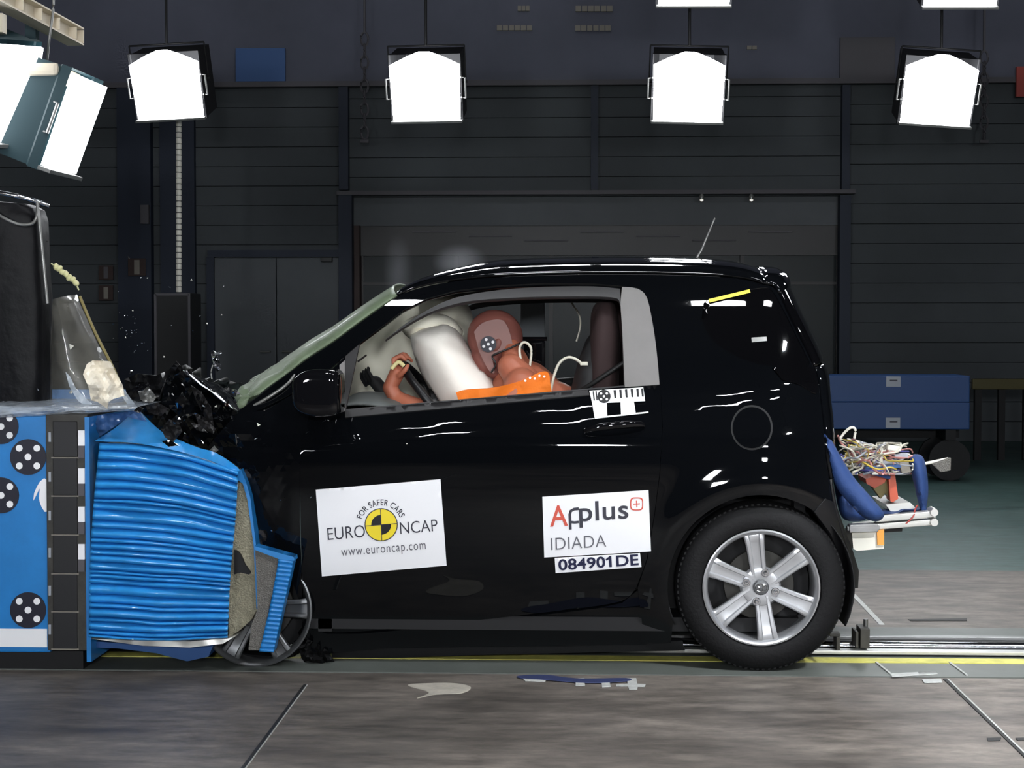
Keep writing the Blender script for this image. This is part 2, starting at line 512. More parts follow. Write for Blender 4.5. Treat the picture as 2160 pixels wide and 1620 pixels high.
# back wall in ribbed panels, around the wide portal
def ribbed(bm, x0, x1, z0, z1, y, pitch=.21):
    z = z0
    while z < z1-.01:
        h = min(pitch, z1-z)
        add_box(bm, ((x0+x1)/2, y+.1, z+h/2), (x1-x0, .2, h-.007)); z += h
    add_box(bm, ((x0+x1)/2, y+.2, (z0+z1)/2), (x1-x0, .16, z1-z0))
bm = bmesh.new()
ribbed(bm, -9, xa, 0, zl, WY); ribbed(bm, xb, 9, 0, zl, WY); ribbed(bm, xa, xb, ztop, zl, WY)
struct(link('wall_back', bm_mesh('wall_back', bm), M['wallpanel']))
wallbox('wall_back_upper', -9, 9, zl, 7.6, WY-.04, WY+.3, M['wallup'])
wallbox('wall_left', -9.2, -9, 0, 7.6, -10, 12.4, M['darkhall'])
wallbox('wall_right', 9, 9.2, 0, 7.6, -10, 12.4, M['darkhall'])
wallbox('wall_front', -9, 9, 0, 7.6, -10.2, -10, M['darkhall'])
wallbox('ceiling', -9, 9, 7.6, 7.8, -10.2, 12.4, M['darkhall'])
def trim(n, px0, py0, px1, py1, Y, dep, m):
    a = W(px0, py1, Y); b = W(px1, py0, Y)
    return wallbox('trim_%d' % n, a.x, b.x, a.z, b.z, Y-dep, Y, m)
trim(1, -700, 172, 2900, 182, WY-.05, .1, M['ledge'])
trim(2, 715, 402, 1800, 414, WY-.02, .18, M['ledge'])
trim(3, 718, 182, 737, 402, WY-.005, .12, M['steelblue'])
o = trim(4, 720, 414, 746, 929, WY-.005, .16, M['steelblue'])
trim(5, 1764, 414, 1790, 929, WY-.005, .16, M['steelblue'])
trim(6, 1772, 182, 1790, 402, WY-.005, .12, M['steelblue'])
trim(7, 1246, 182, 1262, 402, WY-.005, .1, M['steelblue'])
trim(8, 258, 182, 322, 929, WY-.005, .12, M['steelblue'])
trim(9, 345, 182, 412, 929, WY-.005, .08, M['steelblue'])
# portal: lintel panel, glazed screen set back
zp = W(1000, 475, WY).z
wallbox('trim_10', xa, xb, zp, ztop, WY+.1, WY+.25, M['doorgrey'])
wallbox('trim_11', xa, xa+.1, 0, zp, WY+.02, WY+.2, M['brownframe'])
wallbox('trim_12', xa, xb, zp-.32, zp, WY+.14, WY+.3, M['trimgrey'])
wb = wallbox('window_1', xa+.1, xb, 0, zp-.3, WY+.24, WY+.28, M['glasswin'])
bm = bmesh.new()
nx = 5
for i in range(nx+1):
    x = xa+.1+(xb-xa-.1)*i/nx
    add_box(bm, (x, WY+.22, (zp-.3)/2), (.045, .05, zp-.3))
add_box(bm, ((xa+xb)/2, WY+.215, zp-.62), (xb-xa, .05, .03))
link('window_frame', bm_mesh('wf', bm), M['trimgrey'], wb)
for k in range(7):
    x0 = 870+k*118
    o = trim(13+k, x0, 488+(k % 3)*9, x0+92, 491+(k % 3)*9, WY+.13, .02, M['ledge'])
# double door at left
d1 = trim(99, 442, 528, 720, 543, WY-.02, .1, M['steelblue']); d1.name = 'trim_20'
d1 = trim(98, 442, 543, 455, 929, WY-.02, .1, M['steelblue']); d1.name = 'trim_21'
a = W(455, 929, WY-.04); b = W(716, 543, WY-.04)
mid = W(584, 600, WY-.04).x
for i, (xx0, xx1) in enumerate(((a.x, mid-.004), (mid+.004, b.x))):
    bm = bmesh.new(); add_box(bm, ((xx0+xx1)/2, WY-.05, b.z/2), (xx1-xx0, .05, b.z-.01), bevel=.006)
    dd = struct(link('door_%d' % (i+1), bm_mesh('door', bm), M['doorgrey']))
    bm = bmesh.new(); hx = mid+(-.07 if i == 0 else .07)
    add_tube(bm, [(hx, WY-.08, .95), (hx, WY-.12, .95), (hx+(-.1 if i == 0 else .1), WY-.12, .95)], .011)
    link('door_handle', bm_mesh('dh', bm, 40), M['lampgrey'], dd)
bm = bmesh.new(); add_box(bm, (W(690, 548, WY-.1).x, WY-.13, W(690, 548, WY-.1).z), (.12, .08, .05), bevel=.008)
tag(center(link('door_closer', bm_mesh('dc', bm), M['blackplastic'])), 'small black closer box at the top of the grey double door', 'door closer')

# lane, yellow lines, pulling rail, joints
def strip(name, pa, pb, m, label=None, cat=None, z=.004, th=.008):
    """pa,pb: near and far pixel rows taken at px=2000"""
    ya, yb = G(2000, pa).y, G(2000, pb).y
    bm = bmesh.new(); add_box(bm, (0, (ya+yb)/2, z-th/2), (17.8, yb-ya, th))
    return struct(link(name, bm_mesh(name, bm), m))
strip('trim_30', 1430, 1326, M['lanegrey'], z=.004)
strip('trim_31', 1402, 1392, M['laneyellow'], z=.0065, th=.005)
strip('trim_32', 1356, 1351, M['laneyellow'], z=.0065, th=.005)
# rail channel
ya, yb = G(2000, 1389).y, G(2000, 1352).y
ym = (ya+yb)/2
rail = thing('pulling_rail', 'long polished steel towing rail set in the lane behind the rear wheel', 'rail', (0, ym, 0))
bm = bmesh.new(); add_box(bm, (0, ym+.012, .009), (17.6, (yb-ya)*.8, .006)); link('channel', bm_mesh('c', bm), M['groove'], rail)
bm = bmesh.new(); add_box(bm, (0, ya+.03, .018), (17.6, .05, .014), bevel=.003); link('rail_flange', bm_mesh('c', bm), M['alu'], rail)
bm = bmesh.new(); add_tube(bm, [(-8.8, ya+.095, .026), (8.8, ya+.095, .026)], .018, 14); link('guide_bar', bm_mesh('c', bm, 60), M['chrome'], rail)
bm = bmesh.new(); add_box(bm, (0, yb-.03, .018), (17.6, .035, .014), bevel=.003); link('rail_flange', bm_mesh('c', bm), M['steel'], rail)
ct = thing('rail_clamp', 'small dark steel clamp block sitting on the towing rail behind the rear wheel', 'clamp', (W(1820, 1380, ya+.06).x, ya+.06, .03))
bm = bmesh.new(); add_box(bm, (ct.location.x, ya+.06, .07), (.035, .1, .075), bevel=.004); add_box(bm, (ct.location.x-.03, ya+.06, .065), (.01, .1, .06), bevel=.002)
link('clamp_body', bm_mesh('c', bm), M['frame'], ct)
bm = bmesh.new(); add_tube(bm, [(ct.location.x+.01, ya+.06, .1), (ct.location.x+.01, ya+.06, .135)], .009, 10); link('clamp_pin', bm_mesh('c', bm, 40), M['steel'], ct)
bm = bmesh.new(); xx = W(1764, 1380, ya+.06).x
add_box(bm, (xx, ya+.05, .05), (.014, .08, .05), bevel=.002); add_box(bm, (xx-.01, ya+.05, .08), (.04, .05, .012), bevel=.002)
tag(center(link('rail_stop', bm_mesh('c', bm), M['frame'])), 'small bent steel stop on the rail right behind the rear tyre', 'rail stop')
def joint(name, p0, p1, wd, m, z=.003):
    a = G(*p0); b = G(*p1)
    if p1[1] > 1620: b = a+(b-a)*5.5
    d = (b-a).normalized(); n = Vector((-d.y, d.x, 0))
    bm = bmesh.new(); L = (b-a).length
    add_box(bm, (a+b)/2+Vector((0, 0, z-.004)), (L, wd, .008), rot=Matrix(((d.x, -d.y, 0), (d.y, d.x, 0), (0, 0, 1))))
    return struct(link(name, bm_mesh(name, bm), m))
joint('trim_40', (1993, 1433), (2192, 1625), .012, M['groove'])
joint('trim_41', (1999, 1433), (2198, 1625), .006, M['tape'])
joint('trim_42', (644, 1445), (510, 1625), .012, M['groove'])
joint('trim_43', (648, 1445), (515, 1625), .004, M['tape'])
joint('trim_44', (1800, 1255), (1860, 1318), .022, M['tape'])
joint('trim_45', (1848, 1400), (1880, 1426), .008, M['tape'], z=.008)
joint('trim_46', (2002, 1400), (2040, 1428), .008, M['tape'], z=.008)
# worn tape marks on the floor
def floor_poly(name, pts, m, label, cat, group=None, z=.0075):
    def s(px, py): return G(px, py, z), Vector((0, 0, 1))
    o = panel(name, pts, s, m, step=20, thick=.002)
    return tag(center(o), label, cat, group)
floor_poly('tape_mark', [(1878, 1420), (1975, 1416), (1978, 1421), (1882, 1427)], M['tape'], 'worn white tape line along the near lane edge at right', 'floor tape', z=.007)
floor_poly('tape_mark', [(1945, 1433), (1985, 1431), (1988, 1439), (1950, 1440)], M['tape'], 'short worn tape patch at the top of the right floor joint', 'floor tape', z=.004)
floor_poly('tape_mark', [(1100, 1428), (1120, 1425), (1155, 1428), (1150, 1437), (1108, 1436)], M['tape'], 'leftmost pale tape scrap on the floor in front of the car', 'floor tape', z=.004)
floor_poly('tape_mark', [(1215, 1431), (1233, 1430), (1234, 1446), (1214, 1446)], M['tape'], 'square pale tape scrap in front of the car, second from left', 'floor tape', z=.004)
floor_poly('tape_mark', [(1268, 1432), (1284, 1431), (1288, 1448), (1270, 1449)], M['tape'], 'narrow pale tape scrap in front of the car, third from left', 'floor tape', z=.004)
floor_poly('tape_mark', [(1322, 1430), (1342, 1430), (1344, 1442), (1362, 1443), (1360, 1448), (1345, 1448), (1344, 1454), (1327, 1454), (1325, 1447), (1300, 1447), (1300, 1443), (1324, 1442)], M['tape'], 'cross-shaped pale tape scrap in front of the car', 'floor tape', z=.004)
floor_poly('tape_strip', cr([(1095, 1425), (1150, 1423), (1220, 1431), (1320, 1430), (1322, 1436), (1240, 1440), (1160, 1434), (1100, 1430)], True, 4), M['tapeblue'], 'ragged navy tape strip on the floor below the car door', 'floor tape', z=.0055)
def stain(pts, m, label): return floor_poly('floor_stain', cr(pts, True, 5), m, label, 'stain', z=.0018)
M['stainpale'] = mat('pale_floor_stain', (.42, .39, .33), .6, var=.25, vscale=14)
stain([(860, 1445), (900, 1441), (960, 1441), (993, 1449), (975, 1461), (920, 1464), (880, 1472), (905, 1460)], M['stainpale'], 'pale worn patch on the concrete in front of the door')
for q, lab in (([(1915, 1306), (2040, 1304), (2040, 1309), (1920, 1309)], 'thin dark slot in the concrete behind the towing rail'),
               ([(2082, 1556), (2112, 1555), (2110, 1561), (2084, 1562)], 'short dark slot in the concrete at lower right, left of the joint'),
               ([(2142, 1556), (2170, 1555), (2172, 1560), (2146, 1561)], 'short dark slot in the concrete at lower right, right of the joint')):
    floor_poly('floor_slot', q, M['groove'], lab, 'floor slot', z=.003)
# ================================================================== FLOODLIGHTS
def floodlight(name, label, loc, nrm, wv, size, lens, group=None, cable=True, hood=True, flap=0, side_flap=0):
    n = Vector(nrm).normalized(); wv = Vector(wv); wv = (wv-n*wv.dot(n)).normalized(); u = n.cross(wv)
    if u.z < 0: u = -u; wv = -wv
    rot = Matrix((wv, u, n)).transposed()       # local x=width, y=up, z=forward
    t = thing(name, label, 'floodlight', loc, group, local=True)
    t.rotation_euler = rot.to_euler()
    wdt, hgt = size; a, b = wdt/2, hgt/2
    bm = bmesh.new()
    # tapered housing
    prof = [(-.5, .0), (-.5, .02), (-.42, .1), (-.3, .18), (-.22, .34)]
    rings = []
    for k, (s, q) in enumerate([(1.03, .0), (1.03, -.05), (1.0, -.06), (.98, -.42*wdt/.6), (.8, -.55*wdt/.6)]):
        rings.append([bm.verts.new((x*a*s, y*b*s, q)) for x, y in ((-1, -1), (1, -1), (1, 1), (-1, 1))])
    for i in range(len(rings)-1):
        for k in range(4): bm.faces.new((rings[i][k], rings[i][(k+1) % 4], rings[i+1][(k+1) % 4], rings[i+1][k]))
    bm.faces.new(rings[-1])
    link('housing', bm_mesh('housing', bm), M['black'] if hood else M['lamphouse'], t)
    bm = bmesh.new()
    pk = .17*hgt if hood else 0
    hb_ = b*(.72 if hood else .94)
    pts = [(-a*.96, -b*.92), (a*.96, -b*.92), (a*1.0, hb_), (a*.5, hb_+pk*.75), (a*.15, hb_+pk*1.15), (-a*.15, hb_+pk*1.15), (-a*.5, hb_+pk*.75), (-a*1.0, hb_)]
    front = [bm.verts.new((x, y, .03)) for x, y in pts]; backv = [bm.verts.new((x, y, .005)) for x, y in pts]
    bm.faces.new(front); bm.faces.new(backv[::-1])
    for k in range(len(pts)): bm.faces.new((front[k], front[(k+1) % len(pts)], backv[(k+1) % len(pts)], backv[k]))
    link('lens', bm_mesh('lens', bm), lens, t)
    bm = bmesh.new(); add_box(bm, (0, -b*.98, .03), (wdt*1.02, .02, .07), bevel=.003); link('lower_lip', bm_mesh('lip', bm), M['lampgrey'], t)
    if flap:  # added flap that keeps the lamp's light off floor and wall
        bm = bmesh.new(); add_box(bm, (0, -b*1.02-.012, flap/2), (wdt*1.15, .008, flap)); link('light_flap', bm_mesh('bd', bm), M['black'], t)
    if side_flap:  # added flap blocking the lamp's light to one side
        bm = bmesh.new(); add_box(bm, (a*1.02+.012, 0, side_flap/2), (.008, hgt*1.15, side_flap)); link('light_flap', bm_mesh('bd', bm), M['black'], t)
    for s in (-1, 1):
        bm = bmesh.new(); x = s*a*1.14
        add_tube(bm, [(s*a, -b*.3, -.03), (x, -b*.3, .0), (x, b*.3, .0), (s*a, b*.3, -.03)], .008, 6)
        link('side_handle', bm_mesh('h', bm, 40), M['lampgrey'], t)
    if hood:
        bm = bmesh.new()
        for s in (-1, 1): add_tube(bm, [(s*a*1.1, b*.1, -.14), (s*a*1.1, b*1.2, -.14)], .006, 6)
        add_tube(bm, [(-a*1.1, b*1.2, -.14), (a*1.1, b*1.2, -.14)], .008, 6)
        for s in (-1, 1): add_tube(bm, [(s*a, b*.1, -.14), (s*a*1.14, b*.1, -.14)], .012, 8)
        link('yoke', bm_mesh('y', bm, 40), M['black'], t)
        q0 = Vector((0, b*1.2, -.14)); upl = rot.transposed() @ Vector((0, 0, 1)); Lh = 7.6-(Vector(loc)+rot @ q0).z
        bm = bmesh.new(); add_tube(bm, [q0, q0+upl*Lh], .012, 6); link('hanger_pole', bm_mesh('y', bm, 40), M['black'], t)
    return t
LY = 8.0
cen = [(353, 183, -.05), (898, 187, -.02), (1452, 188, .02), (1980, 194, .06)]
labs = ['far floodlight at left, above the ribbed pole', 'far floodlight second from left, right of the blue board',
        'far floodlight straight above the car roof aerial', 'far floodlight at the right, above the blue crate']
s8 = 14/FPX
for (px, py, tl), lb in zip(cen, labs):
    p = W(px, py, LY)
    floodlight('floodlight', 'glaring white '+lb, p, (-.05 if px < 1200 else -.02, -1, -.34), (1, 0, tl*-1.2), (148*s8, 140*s8), M['lens_back'], 'far row of floodlights')
for (px, py, lb) in ((898, -78, 'upper floodlight whose lower rim just clears the top edge, second column'), (1465, -60, 'upper floodlight cut by the top edge, directly over the aerial one'), (2030, -58, 'upper floodlight cut by the top edge at the right')):
    p = W(px, py, LY-.4)
    if px > 1000:
        floodlight('floodlight', 'glaring white '+lb, p, (-.03, -1, -.4), (1, 0, 0), (150*s8, 140*s8), M['lens_back'], 'upper row of floodlights')
teal = floodlight('floodlight', 'floodlight seen from its side, dark teal housing, left of the ribbed pole', W(150, 262, 2.2), (.935, -.03, -.35), (.05, .998, .0), (.46, .5), M['lens_side'], 'floodlights over the barrier', hood=False)
floodlight('floodlight', 'floodlight cut by the left edge of the photo, in front of the teal one', W(-12, 195, 1.9), (.72, -.6, -.35), (.66, .75, .05), (.42, .5), M['lens_side'], 'floodlights over the barrier', hood=False)
# rows above and behind the photographer (same fixtures), and added wall fill lamps
for (x, y, z, tx, ty, tz, lens, sz, lb) in (
    (-2.9, -8.7, 2.0, -.9, 0, 1.5, 'lens_front', (.62, .56), 'low floodlight behind the photographer, left one of three'),
    (.1, -8.9, 2.05, .0, 0, 1.5, 'lens_front', (.62, .56), 'low floodlight behind the photographer, middle one of three'),
    (3.0, -8.7, 2.0, .8, 0, 1.5, 'lens_front', (.62, .56), 'low floodlight behind the photographer, right one of three'),
    (-1.2, -2.7, 6.1, -.8, 0, .8, 'lens_high', (.45, .4), 'high floodlight above the photographer, left one of four'),
    (-.15, -2.8, 6.2, -.2, 0, .8, 'lens_high', (.45, .4), 'high floodlight above the photographer, second of four from the left'),
    (1.0, -2.8, 6.2, .4, 0, .8, 'lens_high', (.45, .4), 'high floodlight above the photographer, third of four from the left'),
    (2.4, -2.6, 6.1, 1.2, 0, .8, 'lens_high', (.45, .4), 'high floodlight above the photographer, right one of four'),
    (-1.3, 6.3, 6.5, .2, -.4, 0, 'lens_over', (.8, .7), 'ceiling floodlight straight over the car, left one of three'),
    (-.35, 6.2, 6.5, .9, -.4, 0, 'lens_over', (.8, .7), 'ceiling floodlight straight over the car, middle one of three'),
    (.55, 6.3, 6.5, 1.6, -.4, 0, 'lens_over', (.8, .7), 'ceiling floodlight straight over the car, right one of three'),
    (5.0, 4.4, 4.2, .8, .5, .9, 'lens_right', (.6, .9), 'floodlight out of view at the right, behind the car tail'),
    (-5.2, 9.4, 6.2, -5, 12, 5.0, 'lens_wall_fill', (.5, .4), 'dim added fill lamp turned to the back wall, left one of three'),
    (-.6, 9.4, 6.2, -.6, 12, 5.0, 'lens_wall_fill', (.5, .4), 'dim added fill lamp turned to the back wall, middle one of three'),
    (4.2, 9.4, 6.2, 4.2, 12, 5.0, 'lens_wall_fill', (.5, .4), 'dim added fill lamp turned to the back wall, right one of three')):
    floodlight('floodlight', lb, (x, y, z), Vector((tx, ty, tz))-Vector((x, y, z)), (1, 0, 0), sz, M[lens], 'floodlights out of view', hood=True, flap={'lens_front': 1.5, 'lens_over': .85, 'lens_wall_fill': .5}.get(lens, 0))

floodlight('floodlight', 'added unseen fill lamp at the right, brightening the floor in front of the car tail', (3.2, -3.4, 4.6), (.05, .12, -.99), (0, 1, 0), (.5, .4), M['lens_floor_fill'], 'floodlights out of view', hood=True, flap=.36, side_flap=.3)
# gantry at top left
gb = thing('gantry', 'cream steel gantry beam slanting in at the top left corner', 'gantry', W(60, 40, 2.6))
bm = bmesh.new()
A = W(-60, -40, 1.6); B = W(160, 78, 2.8)
d = (B-A); L = d.length; dn = d.normalized(); sd = dn.cross(Vector((0, 0, 1))).normalized(); upv = sd.cross(dn)
rot = Matrix((dn, sd, upv)).transposed()
mid_ = (A+B)/2
for off in (-.042, .042): add_box(bm, mid_+upv*off, (L, .09, .008), rot=rot)
add_box(bm, mid_, (L, .008, .084), rot=rot); add_box(bm, B-dn*.004, (.008, .09, .068), rot=rot)
for k in range(5): add_box(bm, A+d*(.2+.18*k), (.006, .088, .06), rot=rot)
link('beam', bm_mesh('beam', bm), M['beam'], gb)
bm = bmesh.new(); P = W(68, 100, 2.5); add_box(bm, P, (.055, .055, .26)); link('hanger_post', bm_mesh('post', bm), M['lamphouse'], gb)
tube_px('power_cable', [(112, -30, 2.3), (112, 20, 2.3), (104, 80, 2.3), (98, 135, 2.35)], .007, M['lampgrey'], gb)
bm = bmesh.new(); P = W(112, 158, 2.15); add_box(bm, P, (.17, .4, .06), bevel=.02)
o = link('lamp_cap', bm_mesh('cap', bm), M['beam']); o.parent = teal
o.matrix_parent_inverse = (Matrix.Translation(teal.location) @ teal.rotation_euler.to_matrix().to_4x4()).inverted()
bm = bmesh.new(); P = W(3, 50, 1.9); add_box(bm, P, (.03, .06, .09)); tag(center(link('beam_bracket', bm_mesh('cap', bm), M['beam'])), 'small cream bracket hanging below the gantry at the left edge', 'bracket')

# ================================================================== BACKGROUND THINGS
def bg_box(name, x0, y0, x1, y1, m, label, cat, Y=WY-.06, dep=.05, group=None, bevel=.003):
    o = box_px(name, x0, y0, x1, y1, Y-dep, dep, m, bevel=bevel)
    return tag(center(o), label, cat, group)
bg_box('blue_board', 497, 101, 601, 172, M['bluelabel'], 'plain blue rectangular board high on the back wall', 'board', Y=WY-.1)
bg_box('wall_panel_box', 1772, 78, 1888, 166, M['ledge'], 'faint grey box on the upper wall left of the rightmost floodlight', 'wall box', Y=WY-.05)
bg_box('red_box', 2144, 140, 2200, 204, M['red'], 'dull red box high on the wall at the right edge', 'box', Y=WY-.15)
for (x0, y0, x1, y1, n, lab) in ((1092, 12, 1118, 23, 3, 'short upper-left vent slot row high on the wall'), (1214, 12, 1294, 24, 6, 'upper-right vent slot row high on the wall'), (1048, 53, 1124, 64, 6, 'lower-left vent slot row high on the wall'), (1213, 53, 1290, 65, 6, 'lower-right vent slot row high on the wall'), (1576, 96, 1598, 104, 2, 'tiny vent slot beside the floodlight over the aerial')):
    t = thing('wall_vent', lab, 'vent', W((x0+x1)/2, y1, WY-.1), 'vent slots on the upper wall')
    for k in range(n):
        xs = x0+(x1-x0)*k/n
        box_px('slot', xs, y0, xs+(x1-x0)/n*.86, y1, WY-.08, .03, M['dimcream'], t, bevel=.001)
for px in (1480, 1585):
    bm = bmesh.new(); P = W(px, 421, WY-.25)
    add_lathe(bm, [(.02, .0), (.026, .005), (.03, .03), (.012, .06)], P, 16, axis='Z')
    t = thing('downlight', 'tiny lit spot under the portal lintel, %s of the aerial tip' % ('left' if px < 1500 else 'right'), 'spotlight', P)
    link('shade', bm_mesh('s', bm, 40), M['lampgrey'], t)
    bm = bmesh.new(); add_sph(bm, P+Vector((0, 0, -.006)), (.02, .02, .01), n=12); link('bulb', bm_mesh('s', bm, 60), M['spot'], t)
# chains
def chain(px, y0, y1, Y, label, r=.05):
    bm = bmesh.new(); a = W(px, y0, Y); b = W(px, y1, Y); n = int((a.z-b.z)/(r*1.55)); 
    for k in range(n):
        c = a.lerp(b, (k+.5)/n); pts = []
        for j in range(13):
            t = 2*pi*j/12; off = Vector((cos(t)*r*.55, 0, sin(t)*r)) if k % 2 == 0 else Vector((0, cos(t)*r*.55, sin(t)*r))
            pts.append(c+off)
        add_tube(bm, pts, r*.17, 5, cap=False)
    add_box(bm, b+Vector((0, 0, -.03)), (.09, .03, .035), bevel=.004)
    add_tube(bm, [a, (a.x, a.y, 7.6)], r*.2, 5)
    tag(center(link('hoist_chain', bm_mesh('ch', bm, 60), M['ledge'])), label, 'chain', 'hoist chains')
chain(769, 70, 292, WY-.6, 'dim hoist chain hanging left of the second far floodlight', .07)
chain(2076, 110, 292, WY-.6, 'dim hoist chain hanging beside the rightmost far floodlight', .07)
# ribbed pole + cabinet
t = thing('ribbed_pole', 'pale ribbed vertical pole dropping from the left far floodlight to a cabinet', 'pole', W(377, 615, 8.4))
bm = bmesh.new(); a = W(377, 255, 8.4); b = W(377, 617, 8.4); n = 30
add_tube(bm, [a, b], .014, 10); link('core', bm_mesh('p', bm, 40), M['ledge'], t)
for k in range(n):
    bm = bmesh.new(); c = a.lerp(b, (k+.5)/n); hgt = (a.z-b.z)/n
    add_lathe(bm, [(.016, -hgt*.46), (.024, -hgt*.4), (.024, hgt*.4), (.016, hgt*.46)], c, 12, axis='Z')
    link('rib', bm_mesh('r', bm, 40), M['offwhite'], t)
t = thing('control_cabinet', 'dark free-standing cabinet with a thin grey edge, under the ribbed pole', 'cabinet', Vector((W(363, 700, 8.3).x, 8.5, 0)))
a = W(325, 618, 8.3); b = W(402, 618, 8.3)
bm = bmesh.new(); add_box(bm, ((a.x+b.x)/2, 8.5, a.z/2), (b.x-a.x, .4, a.z), bevel=.01); link('body', bm_mesh('b', bm), M['blackplastic'], t)
bm = bmesh.new()
for x in (a.x+.012, b.x-.012): add_box(bm, (x, 8.295, a.z/2), (.02, .012, a.z-.02))
add_box(bm, ((a.x+b.x)/2, 8.295, a.z-.012), (b.x-a.x-.02, .012, .02)); link('edge_frame', bm_mesh('b', bm), M['ledge'], t)
bg_box('wall_switch_box', 296, 432, 313, 472, M['ledge'], 'small grey box on the dark column above the signs', 'switch box', Y=WY-.14)
for (x0, y0, x1, y1, m_, lab) in ((270, 545, 307, 582, 'dimcream', 'square faded sign on the dark column left of the ribbed pole'), (208, 560, 238, 590, 'ledge', 'upper faded square sign on the wall left of the column'), (208, 602, 238, 634, 'dimcream', 'lower faded square sign on the wall left of the column')):
    o = bg_box('wall_sign', x0, y0, x1, y1, M['brownframe'], lab, 'sign', Y=WY-.14, dep=.02)
    bm = bmesh.new(); p = W((x0+x1)/2, (y0+y1)/2, WY-.17); sx = (x1-x0)*.0016
    add_box(bm, p-o.location+Vector((0, .003, 0)), (sx, .006, sx*2.6), bevel=.002)
    link('pictogram', bm_mesh('pg', bm), M[m_], o)
# blue crate pair behind the car at right
Yc = 7.4
t = thing('steel_crate', 'two stacked blue steel beams with white labels on a dark trolley, behind the car tail', 'crate', Vector((W(1890, 900, Yc).x, Yc+.3, 0)))
for i, (y0, y1) in enumerate(((793, 848), (849, 905))):
    box_px('beam_box', 1690, y0, 2046, y1, Yc, .5, M['bluebox'], t, bevel=.008)
box_px('label_plate', 1869, 794, 1900, 816, Yc-.006, .004, M['smallwhite'], t, .001); box_px('label_plate', 1868, 881, 1899, 903, Yc-.006, .004, M['smallwhite'], t, .001)
for (x, y) in ((1877, 801), (1877, 888)): box_px('label_text', x, y, x+16, y+3, Yc-.009, .003, M['ink'], t, 0)
bm = bmesh.new()
z0 = W(1890, 906, Yc).z
x0, x1 = W(1690, 900, Yc).x, W(2046, 900, Yc).x
for x in (x0+.12, x1-.15):
    add_box(bm, (x, Yc+.25, z0-.04), (.08, .5, .08))
    for y in (Yc+.05, Yc+.45): add_lathe(bm, [(.02, -.02), (z0/2-.04, -.02), (z0/2-.04, .02), (.02, .02)], (x, y, z0/2-.04), 16)
add_box(bm, ((x0+x1)/2, Yc+.4, z0-.05), (x1-x0, .06, .08)); link('trolley_frame', bm_mesh('tf', bm, 40), M['black'], t)
# dark machinery with yellow rail at far right
t = thing('guard_rail', 'dim yellow guard rail with dark posts at the far right behind the blue crate', 'guard rail', Vector((W(2110, 880, 9.5).x, 9.5, 0)))
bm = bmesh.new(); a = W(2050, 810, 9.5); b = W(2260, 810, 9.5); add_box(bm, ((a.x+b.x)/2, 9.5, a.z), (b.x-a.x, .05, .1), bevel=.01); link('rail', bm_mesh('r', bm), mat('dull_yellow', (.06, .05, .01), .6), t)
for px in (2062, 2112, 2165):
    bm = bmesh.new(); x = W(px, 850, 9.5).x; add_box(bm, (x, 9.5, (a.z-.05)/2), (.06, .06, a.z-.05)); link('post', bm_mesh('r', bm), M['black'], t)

# ================================================================== THE CAR
YC = 0.80
WC = W(1606, 1240, -.02)          # rear wheel centre
WX, WZ = WC.x, WC.z
FPROF = [(0.0, .10), (.12, .07), (.22, .03), (.35, -.01), (.5, -.035), (.65, -.046), (.78, -.0475), (.83, -.044), (.87, -.028), (.92, -.002), (.97, .025),
         (1.05, .055), (1.15, .09), (1.25, .13), (1.33, .17), (1.39, .21), (1.44, .26), (1.5, .34)]
def F(x, z):
    y = interp(z, FPROF)
    if x > .60: y += .75*(x-.60)**2
    if x > .86: y += 3.0*(x-.86)**2
    if x < -.95: y += .25*(-.95-x)**2
    r = math.hypot(x-WX, z-WZ)
    y -= .015*math.exp(-((r-.37)/.07)**2)
    # shoulder crease running back from the mirror
    k = max(0., min(1., (z-(.895+.11*x))/.05)); y += .020*(k*k*(3-2*k)-k*.35)
    return y
def FN(x, z):
    e = .004
    return Vector(((F(x+e, z)-F(x-e, z))/(2*e), -1, (F(x, z+e)-F(x, z-e))/(2*e))).normalized()
def side(px, py, off=0.):
    Y = 0.
    for _ in range(14):
        P = W(px, py, Y); Y = F(P.x, P.z)+off
    P = W(px, py, Y)
    return P, FN(P.x, P.z)
def sideoff(o): return lambda px, py: side(px, py, o)
def crumple(amp, f=7., seed=0, x0=-.9, off=0., soft=.25):
    """body side with dents growing towards the crushed nose"""
    def s(px, py):
        P, n = side(px, py, off)
        k = max(0, min(1, (x0-P.x)/soft))
        q = Vector((P.x*f+seed, seed*2.1, P.z*f*.7))
        v = (1-2*abs(noise.noise(q)))+.6*noise.noise(q*2.2)-.5
        return W(px, py, P.y+amp*v*k), None
    return s
car = thing('car', 'small black three-door hatchback crashing nose first into the blue barrier', 'car', (WX-.6, YC, 0))

# -------- roof, hatch, windscreen as arched lofts
def loft(name, E, m, h, dirs, n=28, parent=car, bulge=1., solid=.012, smooth=70):
    rows = []
    for k, e in enumerate(E):
        P = side(*e)[0]; dv = Vector(dirs[k]); hh = h[k]; row = []
        for j in range(n+1):
            t = pi*j/n
            row.append(Vector((P.x, YC-(YC-P.y)*cos(t), P.z))+dv*hh*sin(t)**bulge)
        rows.append(row)
    return grid_mesh(name, rows, m, parent, smooth, solid)
def lerpv(tab, u):
    n = len(tab)-1; x = u*n; i = min(int(x), n-1); f = x-i
    a, b = tab[i], tab[i+1]
    return [p+(q-p)*f for p, q in zip(a, b)] if isinstance(a, (tuple, list)) else a+(b-a)*f
